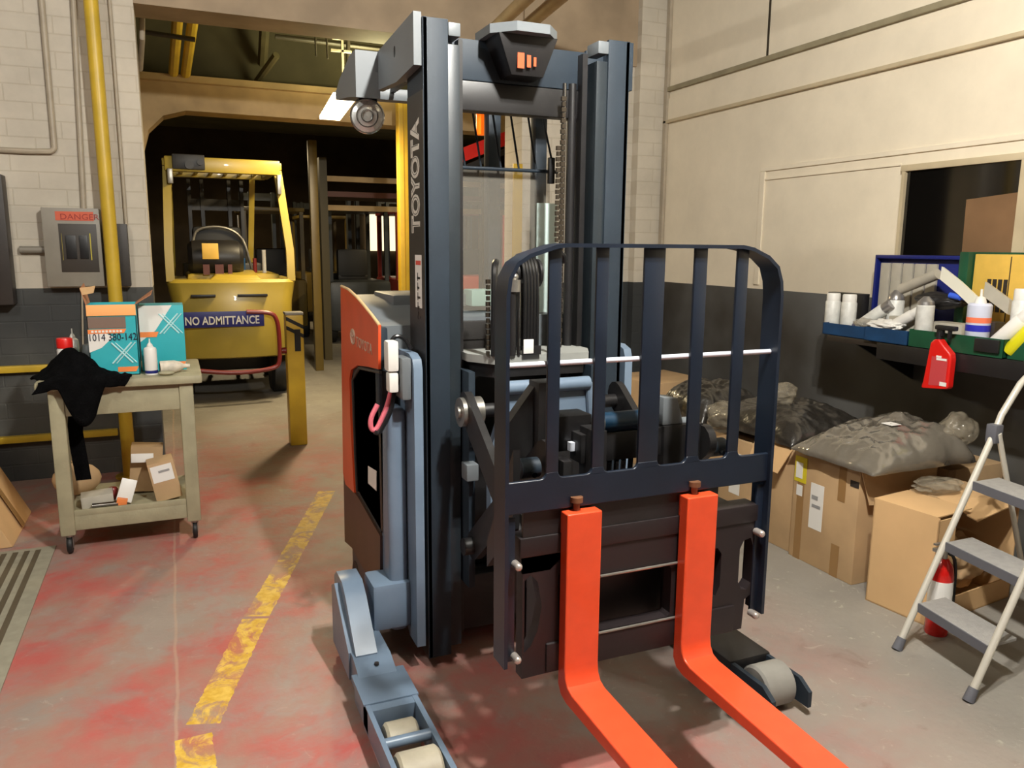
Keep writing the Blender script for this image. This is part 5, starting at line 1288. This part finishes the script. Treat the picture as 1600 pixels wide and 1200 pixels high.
# organiser lids: lid blue with grey dividers
A = at(1372, 398, x=3.72); B = at(1512, 405, x=3.72)
og_ = thing('organiser_case', (3.7, (A.y+B.y)/2, ZF+.004), 'open navy organiser case with pale grey dividers standing on the shelf', 'case')
y1_, y0_ = A.y, B.y
obj('lid', MB().box(3.735, 3.745, y0_, y1_, ZF+.006, A.z, bevel=.004).box(3.70, 3.74, y0_, y1_, A.z-.02, A.z, bevel=.004).box(3.70, 3.74, y1_-.012, y1_, ZF+.01, A.z, bevel=.004), m_navy, og_)
dv = MB()
for i in range(5):
    yy = y1_-.03-i*.075; dv.box(3.715, 3.733, yy-.062, yy, ZF+.02, A.z-.045, bevel=.004)
obj('dividers', dv, m_gbox, og_)
# second case: green with yellow insert
A2 = at(1530, 397, x=3.72)
gc = thing('organiser_case', (3.7, A2.y-.35, ZF+.004), 'open dark green organiser case with yellow drawer panel at the right edge', 'case')
obj('lid', MB().box(3.735, 3.745, 1.85, A2.y+.06, ZF+.006, A2.z+.01, bevel=.004).box(3.66, 3.74, A2.y+.01, A2.y+.06, ZF+.006, A2.z+.01, bevel=.004), m_green, gc)
yi0 = A2.y+.005
obj('drawer_panel', MB().box(3.70, 3.734, 1.87, yi0, ZF+.02, A2.z, bevel=.004), m_ybox, gc)
sl_ = MB()
for k in range(2):
    yy = yi0-.15-k*.28
    sl_.box(3.698, 3.7005, yy-.10, yy-.095+.12, 0, 0) if 0 else None
    for j in range(4): sl_.box(3.6975, 3.7, yy+.06-j*.028-.010, yy+.06-j*.028+.010, A2.z-.28, A2.z-.12)
obj('slots', sl_, m_brz, gc)
ln_ = MB()
for k in range(3): ln_.box(3.6975, 3.70, yi0-.19-k*.26-.002, yi0-.19-k*.26+.002, ZF+.04, A2.z-.01)
obj('seams', ln_, m_brz, gc)
# cans, bottles on the trays
def cyl_item(name, px, py, x, r, h, label, body, cap, tilt=(0, 0), lying=None, cat='can', kind='cap', zb=None, band=None):
    p = at(px, py, x=x); zb = ZF+.0045 if zb is None else zb
    t = thing(name, (p.x, p.y, zb), label, cat)
    if lying is not None: mt = Matrix.Translation((p.x, p.y, zb)) @ lying
    else: mt = Matrix.Translation((p.x, p.y, zb)) @ Matrix.Rotation(R(tilt[0]), 4, 'X') @ Matrix.Rotation(R(tilt[1]), 4, 'Y')
    obj('body', MB().lathe([(.0, 0), (r*.95, 0), (r, .004), (r, h*.78), (r*.85, h*.82), (.0, h*.82)], mtx=mt), body, t)
    if kind == 'cap': obj('cap', MB().lathe([(.0, h*.80), (r*.9, h*.80), (r*.9, h*.97), (r*.82, h), (.0, h)], mtx=mt), cap, t)
    elif kind == 'dome': obj('cap', MB().lathe([(.0, h*.80), (r*.96, h*.80), (r*.9, h*.88), (r*.55, h*.95), (r*.3, h), (.0, h)], mtx=mt), cap, t)
    else: obj('nozzle', MB().lathe([(.0, h*.80), (r*.5, h*.82), (r*.4, h*.92), (r*.12, h*.95), (r*.10, h*1.08), (.0, h*1.08)], mtx=mt), cap, t)
    if band:
        for z0, z1, mm_ in band: obj('label_band', MB().lathe([(r*1.0, h*z0), (r*1.012, h*z0), (r*1.012, h*z1), (r*1.0, h*z1)], mtx=mt), mm_, t)
    return t
m_can = mat('grey white can', (205, 204, 200), .35, .1, .06, 30)
m_silver = mat('silver can', (165, 162, 160), .28, .7)
gW = mat('pale can label', (214, 214, 208), .4, 0, .12, 25)
cyl_item('spray_can', 1300, 500, 3.50, .042, .225, 'left upright white spray can at the far end of the shelf', gW, m_wht)
cyl_item('spray_can', 1325, 500, 3.50, .042, .225, 'second upright white spray can, touching the far left one', gW, m_wht)
cyl_item('spray_can', 1398, 490, 3.58, .044, .26, 'silver capped spray can standing behind the leaning cans', gW, m_silver, kind='dome')
cyl_item('spray_can', 1443, 515, 3.45, .042, .21, 'upright white can with silver spray top on the green tray edge', gW, m_silver, kind='dome', zb=ZF+.04)
cyl_item('spray_bottle', 1527, 520, 3.46, .052, .25, 'large white bottle with blue and orange label on the green tray', mat('bluish white plastic', (205, 210, 228), .35), m_wht, kind='nozzle', cat='bottle', zb=ZF+.03, band=[(.30, .42, mat('blue band', (40, 44, 170), .4)), (.46, .56, mat('coral band', (236, 120, 84), .4))])
cyl_item('spray_can', 1594, 500, 3.50, .04, .27, 'tall white can at the right edge of the shelf', gW, m_wht, zb=ZF+.04)
def lying(rz, ry): return Matrix.Rotation(R(rz), 4, 'Z') @ Matrix.Rotation(R(ry), 4, 'Y')
# leaning cans: axis tilt in the y-z plane (positive X rotation tips top toward -y)
cyl_item('spray_can', 1338, 505, 3.50, .034, .25, 'leaning white can with small blue mark, left of the silver can', gW, m_silver, tilt=(52, 8), kind='cap', zb=ZF+.04, band=[(.02, .10, m_navy)])
cyl_item('spray_can', 1383, 505, 3.46, .028, .23, 'leaning white tube in front of the silver can', m_wht, m_wht, tilt=(58, 4), kind='cap', zb=ZF+.055, band=[(.06, .12, m_navy)])
cyl_item('squeeze_bottle', 1553, 530, 3.45, .036, .22, 'slanted pale bottle beside the large white bottle', m_wht, m_wht, tilt=(42, 4), kind='cap', zb=ZF+.045, cat='bottle')
cyl_item('yellow_bottle', 1578, 545, 3.44, .034, .24, 'yellow slanted bottle at the right edge of the tray', mat('lime yellow', (222, 216, 30), .4), m_wht, tilt=(38, 2), kind='cap', zb=ZF+.03, cat='bottle')
# plastic bag, paper, tubes, crossed white arms
blob('plastic_bag', (3.47, at(1352, 497, x=3.47).y, ZF+.085), .05, (.8, 1.4, .45), m_plast2, 'small clear bag lying on the far blue tray', 'bag', .28, 2)
blob('crumpled_tissue', (3.45, at(1385, 500, x=3.45).y, ZF+.085), .06, (.8, 1.7, .5), m_wht, 'crumpled white tissue over the near blue tray', 'tissue', .3, 2)
a0_, a1_ = at(1416, 455, x=3.60), at(1470, 428, x=3.60)
tag(obj('paint_roller', MB().tube([at(1408, 452, x=3.60), at(1466, 428, x=3.60)], .028, 16), m_gbox), 'pale grey roller tube crossing behind the cans', 'tube')
s0_, s1_ = at(1472, 427, x=3.56), at(1530, 478, x=3.52)
tag(obj('white_trowel', MB().strap([s0_, s0_.lerp(s1_, .5)+Vector((0, 0, .006)), s1_], (.2, .1, 1), .065, .018), mat('off white plastic', (222, 220, 205), .4)), 'long off-white plastic arm pointing down to the large bottle', 'tool')
tag(obj('white_trowel', MB().strap([at(1540, 452, x=3.60), at(1578, 480, x=3.58)], (.2, .1, 1), .07, .02), m_gbox), 'pale arm right of the large white bottle', 'tool')
blob('black_tool', (3.58, at(1470, 470, x=3.58).y, at(1470, 470, x=3.58).z), .10, (.7, 1.4, .42), m_blk, 'black power tool heap behind the silver topped can', 'tool', .22, 1.6)
q = at(1493, 462, x=3.54)
tag(obj('blue_tube', MB().cyl((q.x, q.y+.03, q.z), (q.x, q.y-.03, q.z-.008), .015, n=14).cyl((q.x, q.y-.03, q.z-.008), (q.x, q.y-.06, q.z-.012), .010, n=12), mat('bright blue', (60, 100, 220), .4)), 'small bright blue tube tip among the black tools', 'tube')
q = at(1440, 500, x=3.62)
rbox('pale_box', (3.57, at(1430, 500, x=3.6).y, ZF+.07), .12, .18, .12, 0, 0, 0, m_gbox, 'pale grey box behind the can with silver top', 'box')
rbox('pale_box', (3.57, at(1490, 505, x=3.58).y, ZF+.065), .12, .20, .11, 0, 0, 0, m_gbox, 'pale grey box behind the red spray bottle head', 'box')
rbox('black_case', (3.675, at(1322, 470, x=3.66).y, ZF+.115), .06, .26, .22, 0, 0, 0, m_blk, 'black case behind the two upright cans', 'case')
rbox('brown_jar', (3.52, at(1552, 500, x=3.52).y, ZF+.08), .07, .07, .14, 0, 0, 0, m_brz, 'dark brown jar between the large bottle and the slanted bottle', 'jar')
# red spray bottle hanging from tray edge
sp_ = thing('spray_bottle', (3.375, 2.66, .88), 'red trigger spray bottle hanging from the green tray edge', 'spray bottle')
YS = lambda px, py: (at(px, py, x=3.37).y, at(px, py, x=3.37).z)
bodyp = [YS(1443, 603), YS(1446, 595), YS(1458, 535), YS(1463, 530), YS(1472, 530), YS(1477, 538), YS(1489, 553), YS(1490, 562), YS(1485, 606), YS(1482, 608), YS(1446, 606)]
o = obj('bottle_body', MB().plate(bodyp, [], 'x', 3.35, 3.392), m_red, sp_)
b = o.modifiers.new('bev', 'BEVEL'); b.width = .008; b.segments = 3; b.limit_method = 'ANGLE'; b.angle_limit = R(35)
lbp = [YS(1461, 556), YS(1486, 560), YS(1481, 603), YS(1455, 601)]
lo = obj('label', MB().plate(lbp, [], 'x', 3.3488, 3.3502), mat('dark red label', (190, 66, 70), .45), sp_)
mk = MB()
for i, (a, b2, py) in enumerate(((1468, 1476, 557), (1468, 1484, 562))):
    (ya_, za_), (yb_, zb2) = YS(a, py), YS(b2, py+1); mk.box(3.3478, 3.349, min(ya_, yb_), max(ya_, yb_), zb2-.004, zb2+.006)
(ya_, za_), (yb_, zb2) = YS(1473, 596), YS(1483, 604); mk.box(3.3478, 3.349, min(ya_, yb_), max(ya_, yb_), zb2, za_)
obj('label_print', mk, m_lab, lo)
yn, zn = YS(1468, 525)
obj('trigger_head', MB().cyl((3.371, yn, zn-.03), (3.371, yn, zn+.02), .014, n=16).box(3.355, 3.387, yn-.085, yn+.02, zn+.03, zn+.052, bevel=.006).box(3.360, 3.382, yn-.02, yn+.012, zn+.0, zn+.04, bevel=.004).box(3.362, 3.380, yn-.060, yn-.046, zn-.012, zn+.035, bevel=.004), m_blk, sp_)
# dark boxes under the shelf
tag(obj('drawer_unit', MB().box(3.5, XR-.001, 1.2, 1.85, .82, ZF-.036, bevel=.005), m_brz), 'dark drawer unit hanging under the shelf', 'cabinet')

# ------------------------------------------------------------------ repeats share a group
GROUPS = {'spray_can': 'white spray cans on the wall shelf', 'tall_carton': 'brown cartons in a row along the right wall', 'bagged_seat': 'bagged seat cushions on the cartons',
          'glove_box': 'teal glove cartons on the cart', 'tool_tray': 'steel trays on the wall shelf', 'conduit': 'conduits on the painted brick wall', 'yellow_pipe': 'yellow pipes under the hall roof',
          'black_pipe': 'dark pipes under the hall roof', 'ceiling_pipe': 'tan pipes under the header', 'ceiling_lamp': 'strip lamps under the ceiling', 'wall_rail': 'yellow rails on the lower wall',
          'plastic_film': 'pieces of clear film on the bagged seats', 'organiser_case': 'open organiser cases on the wall shelf', 'pale_box': 'pale grey boxes in the green tray',
          'white_trowel': 'pale plastic arms on the wall shelf', 'crumpled_carton': 'crumpled cardboard behind the ladder', 'squeeze_bottle': 'small white bottles'}
for o in list(bpy.data.objects):
    if o.parent is None and 'category' in o and 'group' not in o:
        k = o.name.split('.')[0]
        if k in GROUPS and not (k == 'spray_can' and o.location.x < 0) and not (k == 'squeeze_bottle' and o.location.x > 0):
            o['group'] = GROUPS[k]
